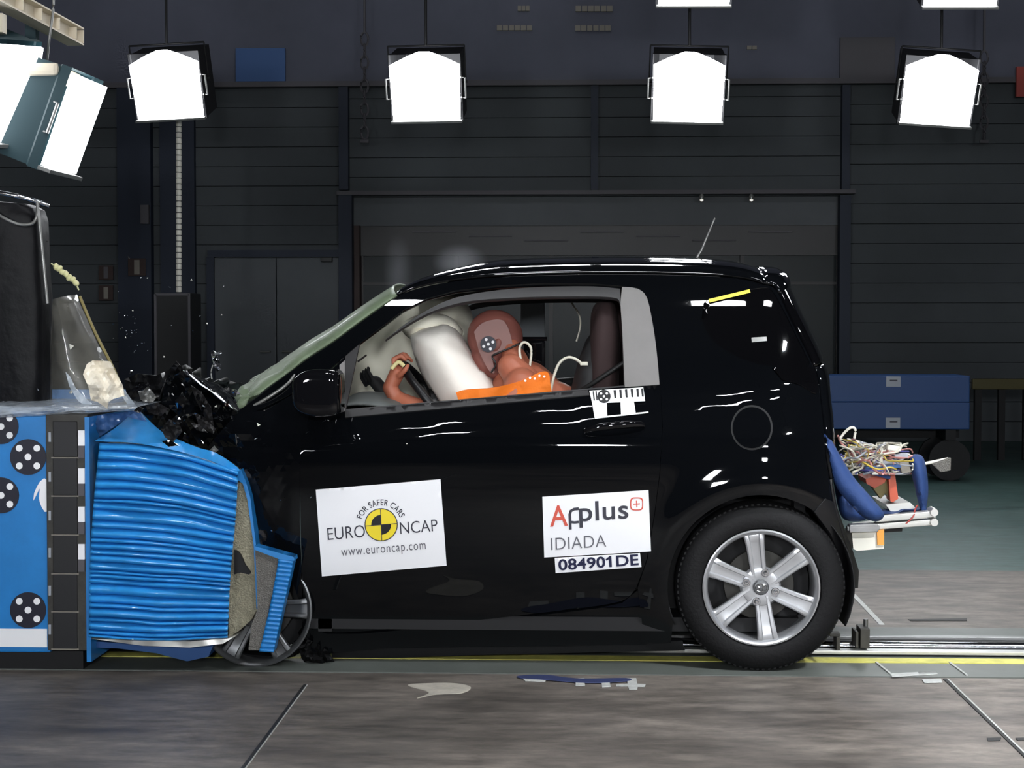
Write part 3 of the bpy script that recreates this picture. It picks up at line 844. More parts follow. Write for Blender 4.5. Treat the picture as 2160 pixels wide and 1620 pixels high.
# roof side line then down the tail edge
RL = [(838, 624), (870, 610), (920, 598), (980, 589), (1050, 583), (1150, 579), (1250, 577), (1350, 577), (1450, 579), (1530, 583), (1580, 590), (1612, 600)]
RLs = [tuple(v) for v in cr(RL, n=3)]
nr = len(RLs)
loft('roof', RLs, M['paint'], [.035+.04*min(1, i/(nr*.35)) for i in range(nr)], [(0, 0, 1)]*nr, solid=.015)
TL_ = [(1612, 600), (1632, 604), (1648, 630), (1664, 665), (1684, 705), (1704, 745), (1717, 775)]
TLs = [tuple(v) for v in cr(TL_, n=3)]; nt_ = len(TLs)
loft('rear_window', TLs[4:], M['darkglass'], [.09]*(nt_-4), [(.85, 0, .5)]*(nt_-4))
loft('roof_spoiler', TLs[:6], M['paint'], [.075, .085, .1, .11, .11, .10], [(0, 0, 1), (.3, 0, .95), (.6, 0, .8), (.8, 0, .6), (.85, 0, .5), (.85, 0, .5)])
BL_ = [(1717, 775), (1726, 800), (1732, 850), (1738, 900), (1742, 960), (1750, 1010)]
BLs = [tuple(v) for v in cr(BL_, n=3)]
loft('tailgate', BLs, M['paint'], [.09]*len(BLs), [(.97, 0, .2)]*len(BLs))
LB = [(1750, 1010), (1758, 1060), (1770, 1110), (1786, 1160), (1793, 1200), (1795, 1240)]
LBs = [tuple(v) for v in cr(LB, n=3)]
loft('rear_bumper_beam', LBs, M['blackplastic'], [.03]*len(LBs), [(1, 0, 0)]*len(LBs))
# windscreen
WS = [(505, 862), (545, 832), (600, 792), (650, 754), (700, 722), (750, 685), (796, 652), (838, 624)]
WSs = [tuple(v) for v in cr(WS, n=3)]; nw = len(WSs)
rows = []
rnd = random.Random(4)
for k, e in enumerate(WSs):
    P = side(*e)[0]; u = k/(nw-1); row = []
    hh = .10-.03*u
    for j in range(33):
        t = pi*j/32
        q = Vector((P.x, YC-(YC-P.y)*cos(t), P.z))+Vector((-.6, 0, .8))*hh*sin(t)
        c = max(0, 1-u*2.2)
        q += Vector((-.5, 0, .6))*.035*c*noise.noise(Vector((j*.9, k*.8, 2)))
        row.append(q)
    rows.append(row)
grid_mesh('windscreen', rows, M['windscreen'], car, 30, .006)

# -------- side panels (traced outlines laid on the body surface)
U = lambda pts, n=4: [tuple(v) for v in cr(pts, n=n)]
pillar_top = U([(500, 869), (548, 834), (600, 794), (650, 757), (700, 725), (750, 688), (796, 655), (838, 626), (870, 612), (920, 600), (980, 591), (1050, 585), (1150, 581), (1250, 579), (1350, 579), (1450, 581), (1530, 585), (1580, 592), (1614, 602)])
seam_top = [(1330, 606), (1312, 603), (1250, 598), (1150, 597), (1050, 602), (960, 613), (900, 630), (851, 654), (800, 693), (760, 723), (728, 750)]
c_edge = U([(1614, 602), (1634, 608), (1650, 634), (1666, 668), (1686, 708), (1706, 748), (1719, 778), (1728, 802), (1734, 850), (1740, 900), (1744, 960), (1752, 1010)])
arch = [(1606+198*cos(a), 1240-196*sin(a)) for a in [R(v) for v in range(14, 205, 6)]]
qglass = U([(1484, 640), (1500, 628), (1550, 617), (1605, 607), (1628, 612), (1652, 652), (1680, 708), (1702, 752), (1708, 768), (1690, 773), (1640, 773), (1600, 768), (1560, 755), (1520, 732), (1494, 706), (1480, 672)], 3)
# roof rail + A pillar + quarter panel in two sheets
panel('pillar_and_roof_rail', pillar_top+[(1614, 604), (1480, 606), (1380, 610)]+seam_top+[(690, 780), (640, 815), (600, 838), (550, 862), (510, 878)], side, M['paint'], car, step=11, thick=.02)
quarter = [(1330, 606), (1380, 610), (1480, 606), (1614, 603)]+c_edge[1:]+[(1762, 1060), (1772, 1110), (1788, 1160), (1797, 1200)]+arch+[(1415, 1355), (1360, 1358), (1345, 1240), (1366, 1180), (1382, 1080), (1392, 1000), (1398, 900), (1393, 812), (1379, 690), (1366, 628), (1346, 608)]
panel('quarter_panel', quarter, side, M['paint'], car, holes=[qglass], step=12, thick=.02)
panel('quarter_window', qglass, sideoff(.004), M['darkglass'], car, step=12, thick=.006)
panel('door_pillar_trim', U([(1312, 605), (1345, 609), (1365, 629), (1378, 690), (1386, 750), (1391, 811)], 3)+[(1318, 816), (1313, 700), (1309, 640)], sideoff(-.004), M['pillargrey'], car, step=11, thick=.02)
# window opening
win = U([(728, 863), (728, 785), (760, 757), (800, 726), (850, 691), (900, 662), (950, 644), (1000, 634), (1100, 627), (1200, 625), (1290, 627), (1308, 642), (1312, 700), (1316, 813)], 3)
frame_out = [(728, 752)]+[tuple(v) for v in seam_top[::-1]][1:-1]+[(1312, 606), (1318, 816), (1300, 818)]
panel('window_frame', [(724, 868)]+U([(724, 786), (756, 759), (800, 727), (851, 686), (900, 655), (960, 628), (1050, 612), (1150, 605), (1250, 604), (1308, 609)], 3)+[(1314, 700), (1320, 816)], sideoff(.008), M['trimgrey'], car, holes=[win], step=9, thick=.02)
panel('front_quarter_frame', [(728, 752), (758, 726), (728, 868), (720, 868), (718, 760)], sideoff(.002), M['trimgrey'], car, step=10, thick=.015)
door_out = [(728, 866), (1000, 842), (1200, 826), (1316, 816), (1393, 812), (1397, 900), (1391, 1000), (1381, 1080), (1364, 1180), (1342, 1240)]+U([(1330, 1256), (1310, 1268), (1260, 1278), (1180, 1288), (1000, 1309), (850, 1324), (760, 1332), (690, 1333), (655, 1322), (640, 1260), (634, 1100), (634, 950), (645, 915), (690, 885)], 3)
door = panel('door', door_out, side, M['paint'], car, step=13, thick=.025)
panel('belt_moulding', [(728, 866), (1000, 843), (1240, 823), (1244, 833), (1000, 855), (728, 880)], sideoff(-.006), M['trimgrey'], door, step=9, thick=.012)
panel('sill', [(638, 1318), (655, 1326), (690, 1337), (760, 1337), (850, 1329), (1000, 1314), (1180, 1293), (1262, 1283), (1312, 1272), (1345, 1245), (1362, 1360), (1200, 1362), (1000, 1364), (800, 1368), (690, 1378), (638, 1372)], sideoff(.01), M['paint'], car, step=13, thick=.03)
panel('side_skirt', [(700, 1366), (1000, 1363), (1440, 1352), (1445, 1372), (1000, 1382), (700, 1392)], sideoff(.06), M['blackplastic'], car, step=14, thick=.03)
fender_out = [(500, 872), (560, 866), (610, 836), (650, 812), (700, 780), (728, 752), (728, 866), (690, 884), (645, 914), (633, 950), (632, 1100), (638, 1260), (652, 1322), (655, 1372), (640, 1340), (632, 1270), (616, 1225), (596, 1190), (566, 1168), (545, 1150), (528, 1100), (515, 1040), (503, 985), (470, 955), (440, 940), (470, 905)]
panel('front_fender', fender_out, crumple(.05, 5, 3, -1.04), M['paint'], car, step=15, thick=.006, shade='flat')
# wheel arch liner
def arch_liner(name, cx, cz, r, parent, y0=.0, y1=.34, a0=-25, a1=205):
    rows = []
    for k in range(30):
        a = R(a0+(a1-a0)*k/29)
        rows.append([Vector((cx+r*cos(a), y0+(y1-y0)*j/5, cz+r*sin(a))) for j in range(6)]+[Vector((cx+r*.2*cos(a), y1, cz+r*.2*sin(a)))])
    return grid_mesh(name, rows, M['black'], parent, 40, .004)
arch_liner('wheel_arch_liner', WX, WZ, .335, car, y0=.015)
# black outer arch / bumper corner right of the tyre
panel('rear_bumper_corner', [(1718, 1080), (1742, 1052), (1762, 1060), (1780, 1110), (1800, 1165), (1812, 1205), (1810, 1240), (1784, 1243), (1782, 1215), (1772, 1175), (1752, 1125)], sideoff(-.004), M['blackplastic'], car, step=10, thick=.05)
# handle
hp = U([(1232, 900), (1260, 893), (1310, 888), (1345, 887), (1360, 896), (1362, 905), (1340, 912), (1300, 922), (1260, 925), (1238, 920), (1230, 910)], 3)
panel('door_handle_recess', ring2d(1296, 906, 60, 28, 1.1, .34), sideoff(-.001), M['paint'], door, step=8, thick=.002)
rows = []
for k in range(17):
    u = k/16; px = 1232+u*128; py = 912-u*12; P, n = side(px, py); P = P+n*(.012+.028*sin(pi*u)**.5)
    rr = .013*(.6+.4*sin(pi*u)**.4)
    rows.append([P+Vector((0, cos(a)*rr*.7, sin(a)*rr)) for a in [2*pi*j/12 for j in range(12)]])
grid_mesh('door_handle', rows, M['gloss'], door, 60, closed=True)
# fuel flap
panel('fuel_flap_gap', ring2d(1586, 902, 45, 36, .98, 1.06), sideoff(-.0005), M['black'], car, holes=[ring2d(1586, 902, 41, 36, .98, 1.06)], step=7, thick=.002)
panel('fuel_flap', ring2d(1586, 902, 41, 36, .98, 1.06), sideoff(-.004), M['paint'], car, step=8, thick=.006)
# tail lamp
panel('tail_lamp', U([(1630, 776), (1680, 770), (1716, 776), (1724, 800), (1722, 830), (1690, 812), (1650, 800)], 3), sideoff(-.006), M['darkglass'], car, step=9, thick=.01)
# far side of the body: mirrored upper structure and lower wall
def mir(s):
    def f(px, py):
        P, n = s(px, py); return P, n
    return f
def panel_mirror(name, outer, m, holes=(), step=18, thick=.015):
    v2, tris = tri2d(outer, holes, step)
    bm = bmesh.new(); vs_ = []
    for q in v2:
        P, n = side(q.x, q.y); vs_.append(bm.verts.new((P.x, 2*YC-P.y, P.z)))
    for t in tris: bm.faces.new([vs_[i] for i in t])
    for v in [v for v in bm.verts if not v.link_faces]: bm.verts.remove(v)
    me = bm_mesh(name, bm, 60)
    o = link(name, me, m, car); sm = o.modifiers.new('s', 'SOLIDIFY'); sm.thickness = thick
    return o
panel_mirror('far_roof_rail', pillar_top+[(1614, 604), (1480, 606), (1380, 610)]+seam_top+[(690, 780), (640, 815), (600, 838), (550, 862), (510, 878)], M['cabin'])
panel_mirror('far_quarter_panel', quarter, M['cabin'], holes=[qglass])
panel_mirror('far_door', [(640, 880)]+door_out, M['cabin'])
panel_mirror('far_door_frame', [(724, 868)]+U([(724, 786), (756, 759), (800, 727), (851, 686), (900, 655), (960, 628), (1050, 612), (1150, 605), (1250, 604), (1308, 609)], 3)+[(1350, 612), (1380, 700), (1393, 812), (1320, 816)], M['cabin'], holes=[win], step=12)
# interior tub
bm = bmesh.new()
P0 = W(690, 1300, .2); P1 = W(1700, 1300, .2)
add_box(bm, ((P0.x+.9)/2-.05, YC, .16), (1.85, 1.5, .05)); link('floor_pan', bm_mesh('fp', bm), M['black'], car)
bm = bmesh.new(); add_box(bm, (-.93, YC, .5), (.05, 1.5, .75)); link('firewall', bm_mesh('fw', bm), M['black'], car)
bm = bmesh.new(); add_box(bm, (.80, YC, .6), (.04, 1.3, .9)); add_box(bm, (.5, YC, .45), (.7, 1.1, .6)); link('rear_bulkhead', bm_mesh('fw', bm), M['black'], car)
# inner door card
panel('door_card', [(735, 880), (1310, 830), (1310, 1240), (740, 1310)], sideoff(.07), M['cabin'], door, step=40, thick=.01)
# dashboard
rows = []
for j in range(13):
    y = .12+1.36*j/12
    base = W(790, 850, .3)
    pr = [(-.92, .62), (-.92, .86), (-.90, .925), (-.84, .95), (-.74, .945), (-.67, .925), (-.635, .88), (-.64, .8), (-.68, .65)]
    hump = .03*math.exp(-((y-.42)/.16)**2)
    rows.append([Vector((x, y, z+hump*(1 if z > .9 else 0))) for x, z in cr(pr, n=4)] if False else [Vector((v.x, y, v.y+(hump if v.y > .9 else 0))) for v in cr(pr, n=4)])
grid_mesh('dashboard', rows, M['dash'], car, 60, .01)
# steering wheel (tilted rim seen nearly edge-on)
sc = W(900, 858, .42); ax = Vector((.83, .0, .56)).normalized()
bm = bmesh.new(); b1 = Vector((0, 1, 0)); b2 = ax.cross(b1).normalized()
sc = W(886, 812, .42)-b2*0
dsl = (W(918, 850, .42)-W(852, 772, .42)).normalized()     # rim plane direction in side view
ax = Vector((-dsl.z, 0, dsl.x)); b2 = dsl
top = W(850, 768, .42); sc = top+dsl*.185
pts = [sc+(b1*cos(2*pi*k/40)+b2*sin(2*pi*k/40))*.183 for k in range(41)]
add_tube(bm, pts, .0155, 10, cap=False)
for a in (90, 210, 330):
    q = sc+(b1*cos(R(a))+b2*sin(R(a)))*.18; add_tube(bm, [sc, sc.lerp(q, .5), q], .012, 8)
add_sph(bm, sc, (.05, .06, .05)); add_tube(bm, [sc, sc+Vector((-.25, 0, -.14))], .03, 12)
link('steering_wheel', bm_mesh('sw', bm, 50), M['blackplastic'], car)
# seats
def seat(name, px, py, Y, w_, h_, tilt, m, wid=.46):
    P = W(px, py, Y)
    rot = Matrix.Rotation(tilt, 3, 'Y')
    bm = bmesh.new(); add_sph(bm, P, (w_, wid/2, h_), rot, p=3.2)
    return link(name, bm_mesh(name, bm, 60), m, car)
s1 = seat('front_seat', 1235, 870, .45, .075, .33, .22, M['cabin'])
seat('front_seat_far', 1235, 870, 1.14, .075, .33, .22, M['cabin']); D.objects['front_seat_far'].name = 'front_seat'
hr = W(1226, 690, .45)
s2 = seat('rear_seat', 1272, 800, .40, .06, .30, .04, M['seat'], .40)
P = W(1274, 690, .40); bm = bmesh.new(); add_sph(bm, P, (.052, .13, .10), p=2.8); link('headrest', bm_mesh('hr', bm, 60), M['seat'], s2)
s2['label'] = 'dark burgundy rear seat back with headrest'
P = W(1300, 760, 1.1); bm = bmesh.new(); add_sph(bm, P, (.06, .2, .32), p=3); link('rear_seat', bm_mesh('hr', bm, 60), M['seat'], car)
tube_px('seat_belt_strap', [(1180, 850, .3), (1240, 815, .2), (1316, 765, .17)], .009, M['cableblack'], car)
# far b-pillar and grab wires
box_px('far_b_pillar', 1098, 630, 1150, 800, 1.42, .04, M['doorgrey'], car)
tube_px('ceiling_wire', [(1206, 640, .9), (1222, 665, .85), (1224, 690, .8), (1216, 720, .8)], .004, M['cable'], car)

# -------- airbags
def pillow(name, outline, Y, amp, m, parent=car, wr=.012, step=14, seed=1):
    cx = sum(p[0] for p in outline)/len(outline); cy = sum(p[1] for p in outline)/len(outline)
    mx = max(segd((p[0]*.5+cx*.5, p[1]*.5+cy*.5), outline) for p in outline)*1.3
    v2, tris = tri2d(outline, (), step)
    bm = bmesh.new(); A = []; B = []
    for q in v2:
        d = segd(q, outline); k = min(1, d/mx); h = amp*math.sqrt(max(0, 1-(1-k)**2))
        P = W(q.x, q.y, Y); nz = wr*noise.noise(Vector((P.x*9+seed, P.z*9, seed)))*min(1, k*3)
        A.append(bm.verts.new(W(q.x, q.y, Y-h+nz)))
        B.append(bm.verts.new(W(q.x, q.y, Y+h+nz)) if d > .01 else A[-1])
    for t in tris:
        bm.faces.new([A[i] for i in t])
        tb = [B[i] for i in reversed(t)]
        if len({id(x) for x in tb}) == 3 and set(tb) != {A[i] for i in t}:
            try: bm.faces.new(tb)
            except ValueError: pass
    for v in [v for v in bm.verts if not v.link_faces]: bm.verts.remove(v)
    return link(name, bm_mesh(name, bm, 70), m, parent)
pillow('passenger_airbag', [tuple(v) for v in cr([(716, 870), (706, 800), (745, 735), (800, 690), (860, 645), (930, 620), (985, 640), (1000, 700), (990, 780), (960, 860), (860, 880)], True, 4)], 1.08, .2, M['curtain'], seed=5)
pillow('driver_airbag', [tuple(v) for v in cr([(866, 712), (884, 694), (915, 684), (948, 684), (972, 706), (992, 736), (1020, 775), (1048, 812), (1058, 850), (1020, 880), (960, 885), (930, 868), (905, 820), (880, 770)], True, 4)], .44, .19, M['airbag'], seed=2, wr=.008)
pillow('airbag_neck', [tuple(v) for v in cr([(845, 690), (870, 668), (915, 660), (955, 672), (978, 705), (950, 712), (900, 708), (868, 716)], True, 4)], .50, .1, M['curtain'], seed=8)
# -------- door mirror
mc = W(672, 828, -.13)
bm = bmesh.new(); add_sph(bm, mc, (.083, .085, .083), p=7, n=48)
for v in bm.verts:
    if v.co.x < mc.x: v.co.z = mc.z+(v.co.z-mc.z)*(1-.35*((mc.x-v.co.x)/.083)**2)
mir_ = link('door_mirror', bm_mesh('dm', bm, 70), M['gloss'], car)
bm = bmesh.new(); add_sph(bm, mc+Vector((.073, 0, 0)), (.014, .072, .07), p=5, n=32); link('mirror_glass', bm_mesh('dm', bm, 70), M['darkglass'], mir_)
bm = bmesh.new(); a = side(700, 872)[0]; add_tube(bm, [mc+Vector((0, .02, -.05)), a+Vector((0, .01, 0))], [.028, .035], 12); link('mirror_arm', bm_mesh('dm', bm, 60), M['gloss'], mir_)
panel('mirror_sail', [(716, 770), (727, 760), (728, 866), (716, 868)], sideoff(-.008), M['pillargrey'], mir_, step=10, thick=.01)
# -------- aerial
a0 = W(1468, 556, .72); a1 = W(1508, 460, .72)
ae = None
bm = bmesh.new(); add_sph(bm, a0+Vector((0, 0, -.005)), (.035, .02, .018)); base = link('aerial', bm_mesh('ae', bm, 60), M['gloss'], car)
bm = bmesh.new(); add_tube(bm, [a0+Vector((-.01, 0, 0)), a0.lerp(a1, .3), a1], [.006, .0045, .003], 8); link('aerial_rod', bm_mesh('ae', bm, 60), M['lampgrey'], base)

# -------- wheels
def wheel(cx, cy, cz, base, tyre_r=.304, squash=False):
    c = (cx, cy, cz); Wd = .17
    bm = bmesh.new()
    if squash is False:
        prof = [(.206, .012), (.215, -.002), (.235, -.008), (.262, -.004), (.285, .006), (.297, .018), (.303, .035), (.305, .07), (.305, .1), (.303, .135), (.295, .155), (.27, .168), (.215, .168), (.205, .155)]
        prof = [(r*(tyre_r/.305) if r > .22 else r, h) for r, h in prof]
        add_lathe(bm, prof, c, 96, close=True)
        # tread grooves cut as fine ribs on the shoulder
        for k in range(90):
            a = 2*pi*k/90
            add_box(bm, (cx+.2955*(tyre_r/.305)*cos(a), cy+.03, cz+.2955*(tyre_r/.305)*sin(a)), (.008, .03, .010), rot=Matrix.Rotation(-a, 3, 'Y'))
    o = link('wheel', bm_mesh('wheel', bm, 35), M['rubber'], car) if not squash else None
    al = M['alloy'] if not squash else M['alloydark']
    bm = bmesh.new()
    # rim lip and barrel
    lip = [(.188, .03), (.19, .012), (.196, .003), (.203, -.002), (.2085, .0), (.2095, .006), (.206, .016), (.2, .03), (.197, .15), (.19, .15), (.186, .06)]
    add_lathe(bm, lip, c, 96, close=True)
    # hub disc
    add_lathe(bm, [(.0, .022), (.03, .022), (.05, .019), (.066, .022), (.074, .034), (.07, .05), (.0, .05)], c, 48)
    # spokes with two raised ribs and a sunken middle
    for k in range(6):
        a = R(base+60*k); dr = Vector((cos(a), 0, sin(a))); tn = Vector((-sin(a), 0, cos(a)))
        rings = []
        for r, wdt, dep in ((.035, .050, .020), (.06, .056, .018), (.09, .058, .016), (.13, .062, .012), (.165, .068, .009), (.184, .074, .009), (.196, .078, .012)):
            h = wdt/2; rec = .009 if r > .05 else .002
            if r > .18: rec = .004
            prof2 = [(-h, .026), (-h, .004), (-h*.86, 0), (-h*.56, 0), (-h*.44, rec), (0, rec*1.05), (h*.44, rec), (h*.56, 0), (h*.86, 0), (h, .004), (h, .026)]
            rings.append([bm.verts.new(Vector(c)+dr*r+tn*u+Vector((0, dep+v, 0))) for u, v in prof2])
        for i in range(len(rings)-1):
            for j in range(11):
                bm.faces.new((rings[i][j], rings[i][(j+1) % 11], rings[i+1][(j+1) % 11], rings[i+1][j]))
        bm.faces.new(rings[0]); bm.faces.new(rings[-1])
    ob = link('rim' if o else 'wheel', bm_mesh('rim', bm, 38), al, o or car)
    if o is None: o = ob
    for k in range(4):
        a = R(base+335+90*k) if not squash else R(base+30+90*k)
        bm = bmesh.new(); q = Vector((cx+.054*cos(a), cy+.012, cz+.054*sin(a)))
        add_lathe(bm, [(.015, .012), (.015, .003), (.0125, .0)], q, 20)
        add_lathe(bm, [(.0085, .0), (.0085, -.006), (.006, -.009), (.001, -.0095)], q, 6)
        link('lug_nut', bm_mesh('ln', bm, 30), M['chrome'] if not squash else al, o)
    bm = bmesh.new()
    add_lathe(bm, [(.028, .02), (.028, .010), (.024, .006), (.001, .004)], c, 32)
    hc = link('hub_cap', bm_mesh('hc', bm, 30), M['alloydark'], o)
    bm = bmesh.new()
    for (rx, rz, ox) in ((.021, .014, 0), (.007, .0135, 0), (.013, .006, .006)):
        pts = [Vector((cx+rx*cos(2*pi*j/24), cy+.0025, cz+ox+rz*sin(2*pi*j/24))) for j in range(25)]
        add_tube(bm, pts, .0014, 6, cap=False)
    hc.data.materials.append(M['chrome'])
    b2_ = bmesh.new(); b2_.from_mesh(hc.data)
    tmp = D.meshes.new('t'); bm.to_mesh(tmp); bm.free(); n0 = len(b2_.faces); b2_.from_mesh(tmp); b2_.faces.ensure_lookup_table()
    for f in b2_.faces[n0:]: f.material_index = 1
    b2_.to_mesh(hc.data); b2_.free()
    # brake disc and drum behind
    bm = bmesh.new(); add_lathe(bm, [(.001, .07), (.06, .07), (.062, .085), (.125, .085), (.128, .095), (.06, .1), (.001, .1)], c, 48)
    link('brake_disc', bm_mesh('bd', bm, 30), M['frame'], o)
    bm = bmesh.new(); add_lathe(bm, [(.001, .13), (.185, .13), (.185, .135), (.001, .135)], c, 40); link('brake_backplate', bm_mesh('bb', bm, 30), M['black'], o)
    return o
rw = wheel(WX, -.02, WZ, 98)
rw['label'] = 'intact rear wheel with silver six-spoke alloy rim'
FWp = W(537, 1303, .0)
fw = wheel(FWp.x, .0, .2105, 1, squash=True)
fw['label'] = 'front wheel rim with its tyre burst, behind the crushed blocks'
# burst tyre, collapsed around the lower rim
rows = []
for k in range(60):
    a = 2*pi*k/60; row = []
    for j in range(10):
        b = 2*pi*j/10
        r = .196+.018*cos(b)+.012*noise.noise(Vector((cos(a)*2, sin(a)*2, 3)))
        x = FWp.x+r*cos(a); z = max(.004+.004*(j % 3), .212+r*sin(a)*.96)
        if sin(a) < -.6 and cos(a) > -.2: x += .05*noise.noise(Vector((a*5, j, 1)))+.03
        row.append(Vector((x, .12+.055*sin(b)+.02*noise.noise(Vector((a*3, j*.6, 0))), z)))
    rows.append(row)
rows.append(rows[0])
ft = grid_mesh('burst_tyre', rows, M['rubber'], fw, 50, closed=True)
# shredded liner on the floor beside the rim
for i, (ol, Y) in enumerate((([(628, 1360), (660, 1352), (690, 1372), (708, 1400), (694, 1418), (668, 1422), (650, 1408), (636, 1388)], .06), ([(560, 1415), (640, 1392), (668, 1404), (690, 1424), (640, 1432), (590, 1428)], .1))):
    panel('torn_liner', ol, plane_at(Y, .05, 22, 4+i), M['rubber'], car, step=7, thick=.006, shade='flat')

# -------- front-end wreckage (parts of the car)
def shardsheet(name, outline, Y, amp, f, seed, m, parent=None, step=10, thick=.004, tilt=(0, 0)):
    return panel(name, outline, plane_at(Y, amp, f, seed, True, tilt), m, parent or car, step=step, thick=thick, shade='flat')
def fold(name, pts, depth, m, parent=None, amp=.02, seed=1, n=22, solid=.004, drop=0.):
    """folded sheet: a profile (px,py,Y) swept in depth with buckling"""
    P = [W(*p) for p in pts]; P = cr(P, n=3); rows = []
    for i, p in enumerate(P):
        row = []
        for j in range(n+1):
            v = j/n; q = p+Vector((0, depth*v, -drop*v))
            nz = noise.noise(Vector((i*.45+seed, v*7, seed)))
            nz2 = noise.noise(Vector((i*.9+seed, v*15, seed*2)))
            row.append(q+Vector((nz2*amp*.6, 0, nz*amp+nz2*amp*.5)))
        rows.append(row)
    return grid_mesh(name, rows, m, parent or car, 25, solid)
fold('bonnet', [(499, 868, .10), (470, 846, .12), (440, 823, .14), (412, 800, .15), (386, 781, .16)], 1.15, M['paint'], amp=.012, seed=3, drop=.14)
fold('bonnet_fold', [(386, 781, .16), (372, 800, .18), (345, 812, .18), (330, 838, .2), (300, 845, .2), (272, 862, .22)], 1.1, M['blackplastic'], amp=.04, seed=6, drop=.1)
fold('bonnet_edge_glint', [(499, 867, .07), (445, 828, .09), (386, 782, .12)], .03, M['chrome'], amp=.004, seed=2, n=3)  # bright metal strip stands in for the highlight along the bonnet edge
shardsheet('crushed_wing', [(386, 782), (420, 800), (470, 842), (500, 868), (494, 930), (470, 942), (440, 930), (420, 905), (395, 900), (370, 870), (340, 850), (350, 800)], .14, .05, 5, 3, M['paint'], step=11)
shardsheet('crushed_grille', [(262, 800), (290, 788), (330, 792), (356, 780), (372, 762), (392, 784), (400, 840), (420, 900), (428, 940), (380, 950), (330, 905), (300, 880), (270, 858)], .22, .09, 8, 8, M['blackplastic'], step=9)
shardsheet('crushed_radiator', [(300, 810), (350, 800), (420, 830), (440, 900), (400, 960), (330, 930), (300, 870)], .34, .1, 10, 12, M['blackplastic'], step=10)
shardsheet('crushed_bumper', [(380, 868), (430, 905), (480, 920), (500, 965), (515, 1040), (535, 1110), (560, 1160), (590, 1185), (560, 1200), (500, 1160), (470, 1050), (430, 960)], .1, .05, 6, 15, M['paint'], step=14)
for i, (ol, Y, m_) in enumerate((
    ([(402, 812), (425, 828), (445, 860), (452, 905), (447, 915), (432, 880), (414, 846)], .08, 'trimgrey'),
    ([(436, 955), (452, 940), (486, 916), (492, 921), (468, 944), (446, 961)], .02, 'lampgrey'),
    ([(410, 870), (430, 880), (455, 905), (450, 915), (420, 900)], .06, 'trimgrey'),
    ([(496, 905), (506, 930), (503, 962), (497, 990), (492, 985), (498, 940)], -.02, 'lampgrey'),
    ([(305, 848), (335, 850), (355, 862), (340, 878), (312, 870)], .1, 'trimgrey'),
    ([(316, 858), (296, 842), (290, 820), (312, 815), (330, 838)], .12, 'lampgrey'),
    ([(340, 905), (356, 885), (376, 890), (384, 910), (364, 934), (348, 922)], -.22, 'black'),
    ([(560, 1160), (566, 1120), (556, 1104), (546, 1120), (545, 1150)], -.03, 'trimgrey'),
    ([(580, 1158), (588, 1150), (604, 1172), (600, 1186), (592, 1180)], -.03, 'lampgrey'),
    ([(540, 1180), (560, 1190), (566, 1230), (556, 1260), (545, 1240)], .05, 'gloss'))):
    shardsheet('bent_bracket', ol, Y, .035, 16, 20+i, M[m_], step=6)
rnd = random.Random(11)
for i in range(26):
    px = rnd.uniform(290, 500); py = rnd.uniform(815, 935)
    a = rnd.uniform(0, pi); L = rnd.uniform(10, 30); wd = rnd.uniform(3, 9)
    if px < 340 and py > 890: continue
    c, s_ = cos(a), sin(a)
    ol = [(px+c*L, py+s_*L), (px-s_*wd, py+c*wd), (px-c*L*.8, py-s_*L*.9), (px+s_*wd*.7, py-c*wd)]
    shardsheet('splinters_and_glints', ol, rnd.uniform(.0, .12), .03, 20, i, M[rnd.choice(['gloss', 'paint', 'gloss', 'blackplastic', 'chrome'])], step=6, tilt=(rnd.uniform(-1, 1), rnd.uniform(-1, 1)))  # the chrome ones are put in as glints on the wreckage
# wiper and scuttle
tube_px('wiper', [(505, 872, .06), (560, 842, .04), (604, 812, .05), (622, 790, .08)], .006, M['lampgrey'], car)
shardsheet('scuttle_mesh', [(508, 874), (560, 846), (600, 800), (616, 792), (606, 820), (575, 850), (530, 868)], .1, .02, 14, 30, M['trimgrey'])

# -------- placards and stickers on the door
def placard(name, q, m, lift=-.006, th=.002, st=8):
    return panel(name, q, sideoff(lift), m, car, step=st, thick=th)
S1 = sideoff(-.0075)
pl = placard('placard', [(666, 1033), (929, 1011), (942, 1193), (679, 1216)], M['white'])
pl['label'] = 'large white placard reading EURO NCAP'
def sheared(x0, y0, x1, y1, base, sl=-.0836, up=.0714):
    """parallelogram tilted like the placard; x0..x1,y0..y1 measured along its left/top axes"""
    bx, by = base
    f = lambda x, y: (bx+x+y*up, by+y+x*sl)
    return f(x0, y0), f(x1, y0), f(x0, y1)
b0 = (666, 1033)
lettering('lettering', 'EURO', sheared(18, 82, 97, 108, b0), S1, M['ink'], pl, bold=-.005)
lettering('lettering', 'NCAP', sheared(171, 83, 250, 108, b0), S1, M['ink'], pl, bold=-.005)
lettering('lettering', 'www.euroncap.com', sheared(44, 131, 222, 150, b0), S1, M['inklight'], pl, space=1.15)
lettering('lettering', 'FOR SAFER CARS', None, S1, M['ink'], pl, arc=(804, 1108, 42, 55, 162, 22), space=1.1, bold=.012)
cx, cy = 804, 1107
S2 = sideoff(-.008); S3 = sideoff(-.0085); S4 = sideoff(-.009)
panel('target_ring', ring2d(cx, cy, 35, 48), S2, M['ink'], pl, holes=[ring2d(cx, cy, 33, 48)], step=8, thick=.0008)
panel('target_disc', ring2d(cx, cy, 33, 48), S2, M['yellow'], pl, step=10, thick=.0008)
def sector(r, a0, a1, n=12): return [(cx, cy)]+[(cx+r*cos(R(a0+(a1-a0)*k/n)), cy-r*sin(R(a0+(a1-a0)*k/n))) for k in range(n+1)]
panel('target_quadrant', sector(21, 94, 184), S3, M['inkblack'], pl, step=8, thick=.0006)
panel('target_quadrant', sector(21, 274, 364), S3, M['inkblack'], pl, step=8, thick=.0006)
